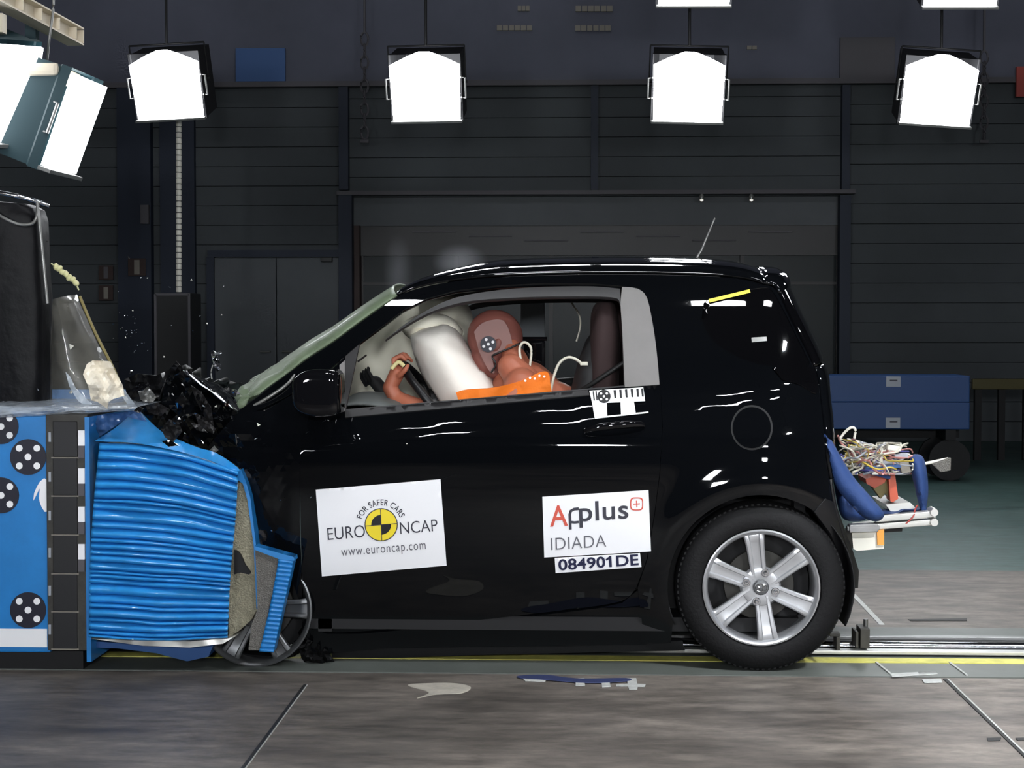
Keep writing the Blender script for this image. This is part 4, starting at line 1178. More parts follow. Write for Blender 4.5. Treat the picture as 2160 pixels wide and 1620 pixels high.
panel('target_cross', [(cx-34, cy+3.4), (cx-34, cy+2), (cx+34, cy-3.4), (cx+34, cy-2)], S4, M['ink'], pl, step=12, thick=.0005)
panel('target_cross', [(cx-2.2, cy-33), (cx-.8, cy-33), (cx+2.2, cy+33), (cx+.8, cy+33)], S4, M['ink'], pl, step=12, thick=.0005)

pl = placard('placard', [(1144, 1048), (1368, 1034), (1373, 1163), (1148, 1176)], M['white'])
pl['label'] = 'smaller white placard reading Applus IDIADA'
b0 = (1144, 1048); sh = lambda x0, y0, x1, y1: sheared(x0, y0, x1, y1, b0, -.0625, .034)
lettering('lettering', 'A', sh(14, 20, 52, 64), S1, M['inkred'], pl, bold=.01)
lettering('lettering', 'plus', sh(76, 16, 180, 70), S1, M['ink'], pl, bold=.012, space=1.05)
# the linked first p of the logo: an r-like stroke with a foot
def inklet(pts, m, wd=4.2, s=S1):
    out = []
    P = [Vector(p) for p in pts]; Lf = []; Rt = []
    for i, p in enumerate(P):
        d = (P[min(i+1, len(P)-1)]-P[max(i-1, 0)]).normalized(); n = Vector((-d.y, d.x))
        Lf.append(tuple(p+n*wd/2)); Rt.append(tuple(p-n*wd/2))
    return panel('lettering', Lf+Rt[::-1], s, m, pl, step=5, thick=.0006)
inklet([(1203, 1117), (1202, 1085), (1204, 1078), (1211, 1074), (1221, 1073)], M['ink'], 6)
inklet([(1203, 1101), (1212, 1102), (1221, 1101)], M['ink'], 5)
lettering('lettering', 'IDIADA', sh(15, 88, 131, 113), S1, M['inklight'], pl, bold=-.008, space=1.05)
rr_ = [(1343+14*math.copysign(abs(cos(t))**.55, cos(t)), 1063+14*math.copysign(abs(sin(t))**.55, sin(t))) for t in [2*pi*k/40 for k in range(40)]]
ri_ = [(1343+(x-1343)*.82, 1063+(y-1063)*.82) for x, y in rr_]
panel('logo_ring', rr_, S1, M['inkred'], pl, holes=[ri_], step=6, thick=.0006)
inklet([(1336, 1063.5), (1350, 1062.5)], M['inkred'], 2.2); inklet([(1342.5, 1056), (1343.5, 1070)], M['inkred'], 2.2)
pl2 = placard('number_label', [(1170, 1177), (1350, 1167), (1353, 1196), (1172, 1209)], M['white']); pl2['label'] = 'white strip reading 084901DE'
lettering('lettering', '084901DE', ((1177, 1180), (1346, 1168.5), (1178.5, 1204)), S1, M['inknavy'], pl2, bold=.022, space=1.02)
def inkl2(pts, m, wd, par):
    P = [Vector(p) for p in pts]; d = (P[1]-P[0]).normalized(); n = Vector((-d.y, d.x))*wd/2
    return panel('lettering', [tuple(P[0]+n), tuple(P[1]+n), tuple(P[1]-n), tuple(P[0]-n)], S1, m, par, step=6, thick=.0006)
inkl2([(1278.5, 1181.5), (1286, 1175.5)], M['inknavy'], 4, pl2)
# checker sticker below the window
st = panel('measuring_sticker', [(1243, 824), (1357, 817), (1361, 846), (1249, 851)], sideoff(-.0095), M['white'], car, step=14, thick=.001); st['label'] = 'black and white measuring sticker under the window'
S5 = sideoff(-.011)
panel('sticker_square', [(1249, 851), (1280, 850), (1281, 877), (1254, 880)], sideoff(-.0095), M['white'], st, step=14, thick=.001)
panel('sticker_square', [(1309, 848), (1337, 846), (1341, 871), (1310, 874)], sideoff(-.0095), M['white'], st, step=14, thick=.001)
panel('sticker_edge', [(1254, 880), (1368, 868), (1368, 871), (1255, 883)], sideoff(-.0095), M['white'], st, step=14, thick=.001)
panel('sticker_disc', ring2d(1274, 836, 14, 24), S5, M['inkblack'], st, step=8, thick=.0005)
S6 = sideoff(-.012)
for dx, dy in ((0, 0), (-6, -6), (6, -6), (-6, 6), (6, 6)): panel('sticker_dot', ring2d(1274+dx, 836+dy, 2.6, 10), S6, M['white'], st, step=8, thick=.0004)
for k, x in enumerate((1250, 1256, 1294, 1306, 1318, 1330, 1342, 1352)):
    h = 18 if k > 1 else 20
    yt = 825-(x-1243)*.06
    panel('sticker_tick', [(x, yt+1), (x+(5 if k > 1 else 2.5), yt+.6), (x+(6 if k > 1 else 5), yt+h), (x+(2 if k > 1 else 2), yt+h)], S5, M['inkblack'], st, step=10, thick=.0005)
# quarter window strip and label
panel('yellow_strip', [(1495, 631), (1581, 610), (1583, 617), (1497, 638)], sideoff(-.004), mat('bright_yellow_tape', (.9, .72, .06), .4), car, step=12, thick=.001)
panel('grey_label', [(1585, 712), (1617, 710), (1618, 719), (1586, 722)], sideoff(-.002), M['lampgrey'], car, step=12, thick=.001)

# -------- crash test dummy in the driver's seat
dm = thing('crash_test_dummy', 'copper coloured crash test dummy folding into the white airbag behind the wheel', 'crash test dummy', W(1120, 900, .42))
DY = .42
def remeshed(name, build, m, vox, parent, it=6):
    bm = bmesh.new(); build(bm)
    o = link(name, bm_mesh(name, bm), m, parent)
    rm = o.modifiers.new('r', 'REMESH'); rm.mode = 'VOXEL'; rm.voxel_size = vox; rm.use_smooth_shade = True
    sm = o.modifiers.new('s', 'SMOOTH'); sm.iterations = it; sm.factor = .5
    return o
def w3(px, py, y): return W(px, py, y)
def build_body(bm):
    # pelvis to chest, folding forward to the left
    add_capsule(bm, w3(1190, 960, DY), w3(1165, 880, DY), .15, .14)
    add_capsule(bm, w3(1160, 890, DY), w3(1105, 830, DY-.0), .14, .13)
    for s in (-1, 1):
        add_capsule(bm, w3(1105, 820, DY), w3(1100, 812, DY+s*.17), .09, .065)
    # neck
    add_capsule(bm, w3(1100, 815, DY), w3(1078, 762, DY), .07, .065)
    # near upper arm runs down under the sill; then the forearm reaches the wheel
    add_capsule(bm, w3(1100, 815, DY-.18), w3(1020, 900, DY-.22), .056, .045)
    add_capsule(bm, w3(1020, 900, DY-.22), w3(905, 868, DY-.16), .046, .036)
    add_capsule(bm, w3(905, 868, DY-.16), w3(836, 840, DY-.10), .036, .029)
    add_capsule(bm, w3(1100, 815, DY+.18), w3(1040, 900, DY+.2), .056, .045)
    # thighs
    for s in (-1, 1): add_capsule(bm, w3(1190, 985, DY+s*.09), w3(1000, 985, DY+s*.1), .085, .065)
def build_flesh(bm):
    # near shoulder and chest lit orange under the chin
    add_capsule(bm, w3(1078, 775, DY-.12), w3(1112, 815, DY-.13), .052, .07)
    add_capsule(bm, w3(1078, 735, DY-.05), w3(1090, 790, DY-.10), .038, .05)
def build_hand(bm):
    w0 = w3(832, 836, DY-.10); p = w3(838, 786, DY-.10)
    add_capsule(bm, w3(838, 842, DY-.10), w3(822, 818, DY-.10), .030, .028)
    add_capsule(bm, w3(822, 818, DY-.10), w3(838, 786, DY-.10), .027, .030)
    add_sph(bm, p+Vector((0, .012, .0)), (.026, .04, .03), n=16)
    for i, (dy, L) in enumerate(((-.028, .062), (-.008, .072), (.012, .068), (.032, .052))):
        a = p+Vector((-.008, dy, .02)); b = a+Vector((-.004+.006*i, 0, L*.5)); c = b+Vector((.03, 0, L*.22)); d_ = c+Vector((.016, 0, -L*.25))
        add_capsule(bm, a, b, .0095, .009, 10); add_capsule(bm, b, c, .009, .0085, 10); add_capsule(bm, c, d_, .0085, .0075, 10)
    a = p+Vector((.012, -.03, -.01)); b = a+Vector((.022, -.012, .02)); c = b+Vector((.01, .008, .018))
    add_capsule(bm, a, b, .011, .010, 10); add_capsule(bm, b, c, .010, .008, 10)
def build_all(bm): build_body(bm); build_flesh(bm); build_hand(bm)
hnd = remeshed('body', build_all, M['skin'], .0048, dm, 4)
def build_head(bm):
    c = w3(1036, 722, DY)
    rot = Matrix.Rotation(R(28), 3, 'Y')
    add_sph(bm, c+Vector((.015, 0, .02)), (.108, .078, .105), rot, n=32)
    # face: brow, nose, jaw pointing down-left into the cushion
    dF = Vector((-.80, 0, -.60)); dn_ = Vector((.38, 0, -.92))
    add_sph(bm, c+dF*.035+dn_*.045, (.07, .062, .075), rot, n=24)
    add_capsule(bm, c+dF*.075+dn_*.0, c+dF*.095+dn_*.03, .012, .016)
    add_sph(bm, c+dF*.03+dn_*.095, (.05, .048, .035), rot, n=20)
    for s in (-1, 1): add_sph(bm, c+Vector((.025, s*.08, -.01)), (.018, .008, .03), rot, n=12)
hd = remeshed('head', build_head, M['skinhead'], .005, dm, 4)
hd['label'] = 'dark brown dummy head with a round target'
# cheek patch, seam and target on the head
panel('cheek_plate', U([(1000, 700), (1020, 680), (1062, 676), (1080, 720), (1076, 732), (1040, 750), (1044, 785), (1030, 780), (1010, 740)], 3), plane_at(DY-.082, .0), mat('cheek_vinyl', (.22, .1, .085), .5), hd, step=10, thick=.02)
tube_px('neck_cable', [(1098, 724, DY-.10), (1080, 732, DY-.115), (1052, 744, DY-.12), (1038, 752, DY-.115), (1046, 768, DY-.115), (1036, 786, DY-.11)], .0035, M['cableblack'], hd)
def disc5(name, px, py, r, Y, parent, off=.0, rot=0, k=.62, sx=1.):
    o = panel(name, ring2d(px, py, r, 32, sx), plane_at(Y), M['target'], parent, step=10, thick=.002, back=Vector((0, 1, 0)))
    for dx, dy in ((0, 0), (-k, -k), (k, -k), (-k, k), (k, k)):
        c, s_ = cos(rot), sin(rot); x = (dx*c-dy*s_)*r*.72; y = (dx*s_+dy*c)*r*.72
        panel('white_dot', ring2d(px+x*sx, py+y, r*.19, 12, sx), plane_at(Y-.002), M['white'], o, step=10, thick=.001)
    return o
o = disc5('target_sticker', 1030, 726, 17, DY-.106, hd, rot=.35)
# hand on the wheel: palm, thumb and four unequal fingers
tube_px('finger_wrap', [(826, 778, DY-.135), (840, 764, DY-.135), (852, 772, DY-.13)], .008, mat('yellow_tape', (.7, .62, .3), .6), hnd)
# far hand: fingers over the dashboard, silhouette shade given as dark colour
def far_hand(bm):
    p = w3(792, 806, DY+.22)
    add_capsule(bm, w3(830, 850, DY+.22), p, .03, .026)
    for i in range(4):
        a = p+Vector((-.006-.012*i, -.02+.018*i, .01-.008*i)); b = a+Vector((-.018, 0, .03)); c = b+Vector((-.002, 0, .018))
        add_capsule(bm, a, b, .0085, .008, 10); add_capsule(bm, b, c, .008, .007, 10)
remeshed('far_hand', far_hand, M['cabin'], .005, dm, 2)
# orange vest
def vest_s(px, py):
    d = .03*math.sin((px+py)*.06)+.02*noise.noise(Vector((px*.03, py*.05, 1)))
    return W(px, py, .17+d*.35), None
vst = panel('orange_vest', U([(962, 828), (985, 822), (1040, 818), (1090, 806), (1120, 794), (1140, 785), (1156, 786), (1160, 806), (1160, 850), (1100, 870), (1000, 870), (965, 862), (966, 842)], 4), vest_s, M['orange'], dm, step=9, thick=.035)
for k in range(5): panel('vest_rivet', ring2d(1108+k*10, 803-k*2.2-(k % 2)*4, 2.6, 8), lambda a, b: (W(a, b, .155), None), M['white'], vst, step=8, thick=.004)
# cables and black box behind the dummy
tube_px('sensor_cable', [(1112, 802, .36), (1100, 765, .30), (1096, 735, .3), (1106, 722, .3), (1120, 735, .3), (1118, 770, .3), (1114, 800, .33)], .005, M['cable'], dm)
tube_px('sensor_cable', [(1162, 824, .2), (1168, 795, .2), (1180, 766, .2), (1198, 754, .2), (1215, 758, .2), (1226, 766, .2), (1240, 768, .2)], .0055, M['cable'], dm)
bm = bmesh.new(); add_box(bm, W(1232, 767, .19), (.03, .02, .014), bevel=.004); link('cable_plug', bm_mesh('p', bm), M['cable'], dm)
bm = bmesh.new(); P = W(1128, 752, .62); add_box(bm, P, (.085, .12, .13), bevel=.012); add_tube(bm, [P+Vector((-.05, -.06, .07)), P+Vector((.05, -.06, .07))], .008, 8)
tag(center(link('recorder_box', bm_mesh('p', bm), M['gloss'])), 'black box with grey bar behind the dummy, seen through the window', 'box')

# ================================================================== THE BARRIER
BY = -.10
bl = thing('crash_barrier', 'blue concrete barrier block with five-dot targets at the left edge', 'crash barrier', (W(0, 1300, BY).x, .8, 0))
def boxw(bm, a, b, y0, y1, bevel=0): add_box(bm, ((a.x+b.x)/2, (y0+y1)/2, (a.z+b.z)/2), (abs(b.x-a.x), y1-y0, abs(b.z-a.z)), bevel=bevel)
bm = bmesh.new(); boxw(bm, W(-700, 1370, BY), W(101, 868, BY), BY, 1.9, .006); link('block', bm_mesh('b', bm), M['blue'], bl)
bm = bmesh.new(); a = W(-700, 1370, BY); b = W(170, 1370, BY); add_box(bm, ((a.x+b.x)/2, .86, a.z/2), (b.x-a.x, 1.86, a.z)); link('foot', bm_mesh('b', bm), M['black'], bl)  # black plinth brought forward, standing in for shade under the block
bm = bmesh.new(); boxw(bm, W(-300, 1362, BY-.004), W(99, 1327, BY-.004), BY-.004, BY, 0); link('white_stripe', bm_mesh('b', bm), M['white'], bl)
for (px, py, r) in ((59, 964, 38), (59, 1287, 38), (2, 1045, 38), (2, 900, 37)): disc5('target_disc', px, py, r, BY-.004, bl, k=.68)
panel('white_emblem', U([(72, 1040), (84, 1016), (100, 1013), (100, 1079), (88, 1070), (82, 1050), (84, 1030), (76, 1046), (70, 1056)], 2), plane_at(BY-.004), M['white'], bl, step=8, thick=.002)
# column with checker squares
bm = bmesh.new(); boxw(bm, W(101, 1372, BY-.012), W(184, 874, BY-.012), BY-.012, 1.9, .003); fr_ = link('mounting_frame', bm_mesh('b', bm), M['frame'], bl)
ys = [888, 966, 1047, 1129, 1211, 1291, 1370]
for i in range(6):
    bm = bmesh.new(); boxw(bm, W(112, ys[i+1]-2, BY-.018), W(162, ys[i]+1, BY-.018), BY-.018, BY-.01, .002); link('checker_square', bm_mesh('b', bm), M['inkblack'], fr_)
for i in range(7):
    if i: 
        bm = bmesh.new(); boxw(bm, W(108, ys[i]+1, BY-.016), W(166, ys[i]-1.5, BY-.016), BY-.016, BY-.01); link('divider', bm_mesh('b', bm), M['dimcream'], fr_)
for y0 in (908, 988, 1069, 1148):
    bm = bmesh.new(); boxw(bm, W(165, y0+32, BY-.02), W(178, y0, BY-.02), BY-.02, BY-.01); link('white_tab', bm_mesh('b', bm), M['white'], fr_)
    bm = bmesh.new(); boxw(bm, W(165, y0+58, BY-.019), W(178, y0+32, BY-.019), BY-.019, BY-.01); link('grey_tab', bm_mesh('b', bm), M['ledge'], fr_)
for y0 in (912, 996, 1078, 1156, 1236, 1318):
    bm = bmesh.new(); boxw(bm, W(102.5, y0+20, BY-.016), W(107, y0, BY-.016), BY-.016, BY-.01); link('chalk_mark', bm_mesh('b', bm), M['smallwhite'], fr_)
bm = bmesh.new(); boxw(bm, W(183, 1396, BY-.014), W(188, 880, BY-.014), BY-.014, 1.7); link('blue_backplate', bm_mesh('b', bm), M['blue'], bl)
# black wrapped load on top
tp = thing('wrapped_load', 'tall black plastic-wrapped load standing on the barrier at the left edge', 'load', W(0, 860, .9))
rows = []
zt = W(0, 862, .2).z
for (pyt, ins) in ((862, 0), (800, -.0), (720, .0), (640, -.005), (560, .005), (500, .01), (460, .015), (438, .03), (428, .06)):
    row = []
    xr = W(80, pyt, .2).x-ins; z = W(106, pyt, .2).z
    for k in range(48):
        t = k/48*2*pi; ex = abs(cos(t))**.25*math.copysign(1, cos(t)); ey = abs(sin(t))**.25*math.copysign(1, sin(t))
        x = xr-.62+.62*ex; y = .31+.11*ey
        nz = .018*noise.noise(Vector((x*3, y*3, z*1.2)))
        zz = z+(.045*(xr-x)/1.2 if pyt < 480 else 0)
        row.append(Vector((x+nz, y+nz, zz)))
    rows.append(row)
top_c = sum((Vector(v) for v in rows[-1]), Vector())/48
rows.append([v.lerp(top_c, .12)+Vector((0, 0, .004)) for v in rows[-1]]); rows.append([v.lerp(top_c, .96)+Vector((0, 0, .004)) for v in rows[-2]])
grid_mesh('wrap', rows, M['wrap'], tp, 50, closed=True)
tube_px('tie_cord', [(-10, 448, .17), (12, 462, .16), (40, 473, .16), (66, 472, .16), (77, 458, .16), (80, 432, .18)], .006, M['lampgrey'], tp)
tube_px('edge_cord', [(78, 426, .17), (84, 480, .16), (92, 560, .16), (100, 640, .17)], .006, M['lampgrey'], tp)
tube_px('top_glint', [(-40, 402, .16), (0, 407, .16), (50, 417, .17), (104, 434, .2)], .009, M['chrome'], tp)  # bright tube in place of the highlight along the wrap's top edge
# smoky curved panel
rows = []
for k in range(14):
    u = k/13; row = []
    L = W(112-12*u, 640+230*u, .35); Rr = W(160+118*u**1.1, 622+238*u, .35)
    for j in range(10):
        v = j/9; p = L.lerp(Rr, v); row.append(p+Vector((0, -.12*sin(pi*v)+.02*noise.noise(Vector((k, j*.6, 0))), 0)))
    rows.append(row)
o = grid_mesh('smoky_sheet', rows, M['filmdim'], None, 50, .004); tag(o, 'smoky translucent curved sheet leaning against the black wrapped load', 'plastic sheet')
o = tube_px('sheet_rod', [(168, 625, .3), (200, 700, .3), (245, 790, .3), (275, 865, .28)], .006, M['olive'], o)
# clear film over the barrier top
rows = []
for k in range(40):
    u = k/39; row = []
    for j in range(16):
        v = j/15; x = -60+u*350
        yy = 858+v*26*(1-.75*u)+3*noise.noise(Vector((u*9, v*2, 1)))
        row.append(W(x, yy, BY-.03-.025*sin(pi*v)+.012*noise.noise(Vector((u*14, v*5, 4)))))
    rows.append(row)
for r in rows: r.insert(0, r[0]+Vector((0, .5, .005)))
o = grid_mesh('plastic_film', rows, M['film'], None, 40, .002); tag(o, 'crumpled clear plastic film draped along the top edge of the barrier', 'plastic film')
def topthing(name, ol, Y, amp, f, seed, m, label, cat, step=7, thick=.004, group=None, tilt=(0, 0)):
    o = panel(name, ol, plane_at(Y, amp, f, seed, True, tilt), m, None, step=step, thick=thick, shade='flat')
    return tag(center(o), label, cat, group)
topthing('lamp_glass', [(175, 790), (183, 768), (196, 760), (232, 762), (246, 790), (258, 812), (262, 835), (238, 842), (229, 848), (226, 862), (206, 848), (192, 845), (186, 815)], .12, .05, 9, 3, mat('frosted_glass', (.78, .72, .6), .35, 0, .4), 'large frosted piece of broken headlamp standing on the barrier edge', 'headlamp fragment', tilt=(.5, .2))
topthing('lamp_glass', [(186, 764), (230, 762), (252, 805), (258, 830), (236, 812), (205, 790)], .06, .02, 9, 5, M['film'], 'clear bluish sheet covering the broken headlamp piece', 'glass fragment')
topthing('lamp_glass', [(138, 784), (148, 795), (160, 820), (186, 845), (200, 858), (185, 860), (165, 846), (146, 815)], .08, .02, 9, 9, M['film'], 'curved clear sliver left of the broken headlamp piece', 'glass fragment')
topthing('lamp_glass', [(236, 790), (246, 800), (275, 840), (305, 880), (312, 895), (296, 884), (268, 852), (244, 815)], .05, .02, 9, 12, M['film'], 'long clear sliver running down right of the broken headlamp piece', 'glass fragment')
# deformable honeycomb
hb = thing('deformable_barrier', 'crushed honeycomb block faced with pleated bright blue sheet, jammed against the car nose', 'deformable barrier', (W(340, 1345, BY).x, .4, W(340, 1345, BY).z))
def quad(u, v, Y=-.13):
    """u left-right, v top-bottom"""
    tl = Vector((210+(-22)*v*1.0, 0)); 
    xl = interp(v, [(0, 210), (.3, 198), (.6, 190), (1, 187)]); xr = interp(v, [(0, 503), (.3, 497), (.6, 487), (1, 480)])
    yt = interp(u, [(0, 934), (.3, 938), (.6, 952), (.85, 975), (1, 990)]); yb = interp(u, [(0, 1344), (.5, 1352), (1, 1346)])
    return xl+(xr-xl)*u, yt+(yb-yt)*v
rnd = random.Random(5)
npl = 27
edges_ = [0]; 
for k in range(npl): edges_.append(edges_[-1]+rnd.uniform(.5, 1.5))
edges_ = [e/edges_[-1] for e in edges_]
def pleat(v, u):
    vv = v+.006*noise.noise(Vector((u*2.2, v*9, 3)))+.0025*noise.noise(Vector((u*7, v*40, 1)))
    for k in range(npl):
        if vv <= edges_[k+1] or k == npl-1:
            t = max(0, min(1, (vv-edges_[k])/(edges_[k+1]-edges_[k])))
            a = .05+.05*abs(noise.noise(Vector((k*3.3, u*1.5, 2))))
            base = .02*noise.noise(Vector((v*3.5, u*1.3, 7)))
            # bulging belly, sharp valley
            return -a*math.sin(pi*t)**.42*(.6+.4*t)+base
    return 0
rows = []
NV, NU = 520, 46
for i in range(NV+1):
    v = i/NV; row = []
    for j in range(NU+1):
        u = j/NU; px, py = quad(u, v)
        d = pleat(v, u)
        row.append(W(px, py, -.09+d))
    rows.append(row)
grid_mesh('pleated_sheet', rows, M['bluefoil'], hb, 55, .003)
# honeycomb body behind the sheet
def prism(name, ol, Y0, Y1, m, parent, step=14, amp=.0, seed=1, bulge=0):
    v2, tris = tri2d(ol, (), step)
    bm = bmesh.new(); A = []; B = []
    for q in v2:
        nz = amp*noise.noise(Vector((q.x*.03, q.y*.03, seed)))
        p = W(q.x, q.y, Y0+nz); A.append(bm.verts.new(p)); B.append(bm.verts.new(Vector((p.x, Y1, p.z))))
    cnt = set()
    for t in tris:
        for i in range(3): cnt.add((t[i], t[(i+1) % 3]))
        bm.faces.new([A[i] for i in t]); bm.faces.new([B[i] for i in reversed(t)])
    for a, b in cnt:
        if (b, a) not in cnt: bm.faces.new((A[a], A[b], B[b], B[a]))
    for v in [v for v in bm.verts if not v.link_faces]: bm.verts.remove(v)
    return link(name, bm_mesh(name, bm, 35), m, parent)
prism('honeycomb_core', [quad(u/8, 0.01) for u in range(9)]+[quad(1, v/6) for v in range(1, 7)]+[quad(1-u/8, .99) for u in range(1, 9)]+[quad(0, 1-v/6) for v in range(1, 6)], -.035, .75, M['honey'], hb)
prism('honeycomb_core', [(496, 1030), (503, 990), (514, 1010), (524, 1050), (532, 1110), (538, 1160), (541, 1230), (544, 1282), (530, 1308), (505, 1330), (482, 1345), (484, 1250), (489, 1120)], -.07, .12, M['honey'], hb, step=9, amp=.015)
prism('torn_gap', U([(494, 1160), (504, 1166), (516, 1190), (528, 1206), (524, 1212), (508, 1208), (494, 1212)], 2), -.085, -.06, M['black'], hb, step=8)
prism('cladding_edge', [(501, 992), (508, 990), (520, 1020), (528, 1050), (540, 1150), (545, 1285), (541, 1285), (535, 1150), (522, 1055), (512, 1020), (498, 1010)], -.085, .1, M['blue'], hb, step=9)
# top flap
def flapS(px, py):
    k = max(0, (935-py)/70)
    return W(px, py, -.14+.28*k+.012*noise.noise(Vector((px*.03, py*.03, 5)))), None
o = panel('top_flap', U([(200, 930), (240, 905), (270, 880), (292, 868), (312, 885), (340, 910), (370, 925), (420, 945), (455, 955), (500, 985), (500, 994), (450, 974), (400, 958), (340, 944), (280, 934), (230, 932)], 3), flapS, M['bluefoil'], hb, step=9, thick=.004)
o = topthing('film_sheet', [(186, 878), (290, 866), (310, 890), (270, 880), (200, 928), (188, 926)], -.02, .03, 12, 4, M['bluefilm'], 'wet-looking clear film over blue, in the corner between checker column and flap', 'plastic film')
prism('bottom_edge', [(190, 1347), (300, 1352), (400, 1353), (480, 1347), (500, 1340), (470, 1358), (400, 1366), (300, 1362)], -.12, .6, M['alu'], hb, step=9, amp=.01)
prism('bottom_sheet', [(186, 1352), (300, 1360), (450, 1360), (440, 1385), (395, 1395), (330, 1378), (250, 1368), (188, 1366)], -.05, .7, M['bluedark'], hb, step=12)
# small detached block
sb = thing('honeycomb_piece', 'small torn honeycomb piece with narrow pleated blue face in front of the front wheel', 'honeycomb piece', W(540, 1375, -.1))
prism('core', [(538, 1158), (590, 1176), (577, 1250), (560, 1320), (548, 1372), (524, 1372), (530, 1320), (543, 1285), (541, 1215)], -.14, -.08, M['honeygrey'], sb, step=9)
rows = []
for i in range(161):
    v = i/160; row = []
    l = Vector((588, 1176)).lerp(Vector((547, 1374)), v); r = Vector((620, 1180)).lerp(Vector((577, 1376)), v)
    l.x += 3*sin(pi*v)
    for j in range(7):
        q = l.lerp(r, j/6); d = .003*math.sin(v*2*pi*21)+.002*noise.noise(Vector((v*20, j*.4, 1)))
        row.append(W(q.x, q.y, -.148+d))
    rows.append(row)
grid_mesh('pleated_face', rows, M['blue'], sb, 55, .003)
prism('top_sheet', [(537, 1152), (620, 1175), (621, 1183), (590, 1180), (538, 1160)], -.15, -.08, M['blue'], sb, step=9)
prism('filler', [(589, 1179), (619, 1183), (577, 1374), (549, 1372)], -.14, -.08, M['blue'], sb, step=12)

# ================================================================== REAR INSTRUMENT RACK
RY = .45
rk = thing('instrument_rack', 'aluminium rack with blue padding sticking out behind the car tail', 'equipment rack', W(1880, 1120, RY))
def padp(name, ol, Y0, th, m, parent=rk, seed=1, step=10): 
    return pillow(name, [tuple(v) for v in cr(ol, True, 3)], Y0, th, m, parent, .012, step, seed)
padp('side_pad', [(1722, 900), (1735, 902), (1752, 925), (1775, 965), (1800, 1005), (1830, 1040), (1860, 1075), (1864, 1090), (1850, 1100), (1822, 1092), (1790, 1060), (1766, 1030), (1748, 985), (1738, 940)], .03, .04, M['padblue'])
padp('side_pad', [(1752, 960), (1775, 1010), (1800, 1060), (1830, 1092), (1800, 1100), (1775, 1090), (1762, 1040)], .42, .05, M['padblue'], seed=3)
padp('end_pad', [(1920, 964), (1934, 958), (1948, 966), (1956, 1000), (1958, 1040), (1952, 1076), (1940, 1070), (1930, 1030), (1922, 995)], .42, .05, M['padblue'], seed=4)
padp('base_pad', [(1830, 1078), (1880, 1072), (1920, 1070), (1955, 1072), (1955, 1084), (1900, 1088), (1840, 1092)], .45, .1, M['padblue'], seed=6)
def rail_px(name, x0, y0, x1, y1, hh, Y, m, parent=rk, dep=.05):
    a = W(x0, y0, Y); b = W(x1, y1, Y); d = (b-a); L = d.length; d.normalize(); s = Vector((0, 1, 0)); u = d.cross(s)
    rot = Matrix((d, s, u)).transposed(); bm = bmesh.new(); mid = (a+b)/2
    add_box(bm, mid, (L, dep, hh), rot=rot, bevel=.003); add_box(bm, mid+Vector((0, -dep/2-.001, 0)), (L, .004, hh*.3), rot=rot)
    for k in (-1, 1): add_box(bm, (b if k > 0 else a), (.014, dep*.7, hh*.55), rot=rot, bevel=.002)
    return link(name, bm_mesh(name, bm), m, parent)
rail_px('rack_rail', 1845, 1094, 1968, 1083, .024, .36, M['alu']); rail_px('rack_rail', 1845, 1110, 1968, 1100, .022, .36, M['alu'])
rail_px('rack_rail', 1800, 1112, 1968, 1090, .03, .9, M['alu']); rail_px('rack_rail', 1790, 1114, 1850, 1112, .03, .34, M['steel'])
for yy in (1080, 1101):
    bm = bmesh.new(); P = W(1969, yy, .34); add_lathe(bm, [(.001, -.02), (.014, -.02), (.016, 0), (.016, .05), (.001, .05)], P, 16); link('end_clamp', bm_mesh('c', bm, 40), M['alu'], rk)
prism('white_channel', [(1797, 1124), (1850, 1118), (1864, 1120), (1864, 1154), (1864, 1157), (1808, 1162), (1800, 1158)], .34, .5, M['offwhite'], rk, step=10)
prism('amber_end', [(1850, 1118), (1865, 1117), (1865, 1150), (1851, 1150)], .33, .5, M['amber'], rk, step=8)
prism('rubber_block', [(1862, 1114), (1904, 1111), (1903, 1121), (1866, 1123)], .4, .6, M['black'], rk, step=8)
prism('cross_plate', [(1868, 1064), (1920, 1060), (1932, 1072), (1880, 1080)], .4, .7, M['alu'], rk, step=8)
# red brackets and small boxes on the rack
o = prism('red_bracket', [(1826, 1010), (1860, 1002), (1872, 1004), (1866, 1018), (1845, 1030), (1828, 1020)], .42, .6, M['redbox'], None, 7); tag(center(o), 'shiny red block under the cable tangle on the rear rack', 'bracket')
o = prism('red_bracket', [(1874, 1002), (1888, 1000), (1895, 1052), (1882, 1060), (1878, 1056)], .42, .5, M['redbox'], None, 7); tag(center(o), 'upright narrow orange-red bar on the rear rack', 'bracket')
o = prism('olive_plate', [(1842, 1030), (1872, 1008), (1880, 1006), (1880, 1058), (1868, 1040), (1858, 1052)], .46, .52, M['olive'], None, 7); tag(center(o), 'olive metal plate between the red pieces on the rear rack', 'plate')
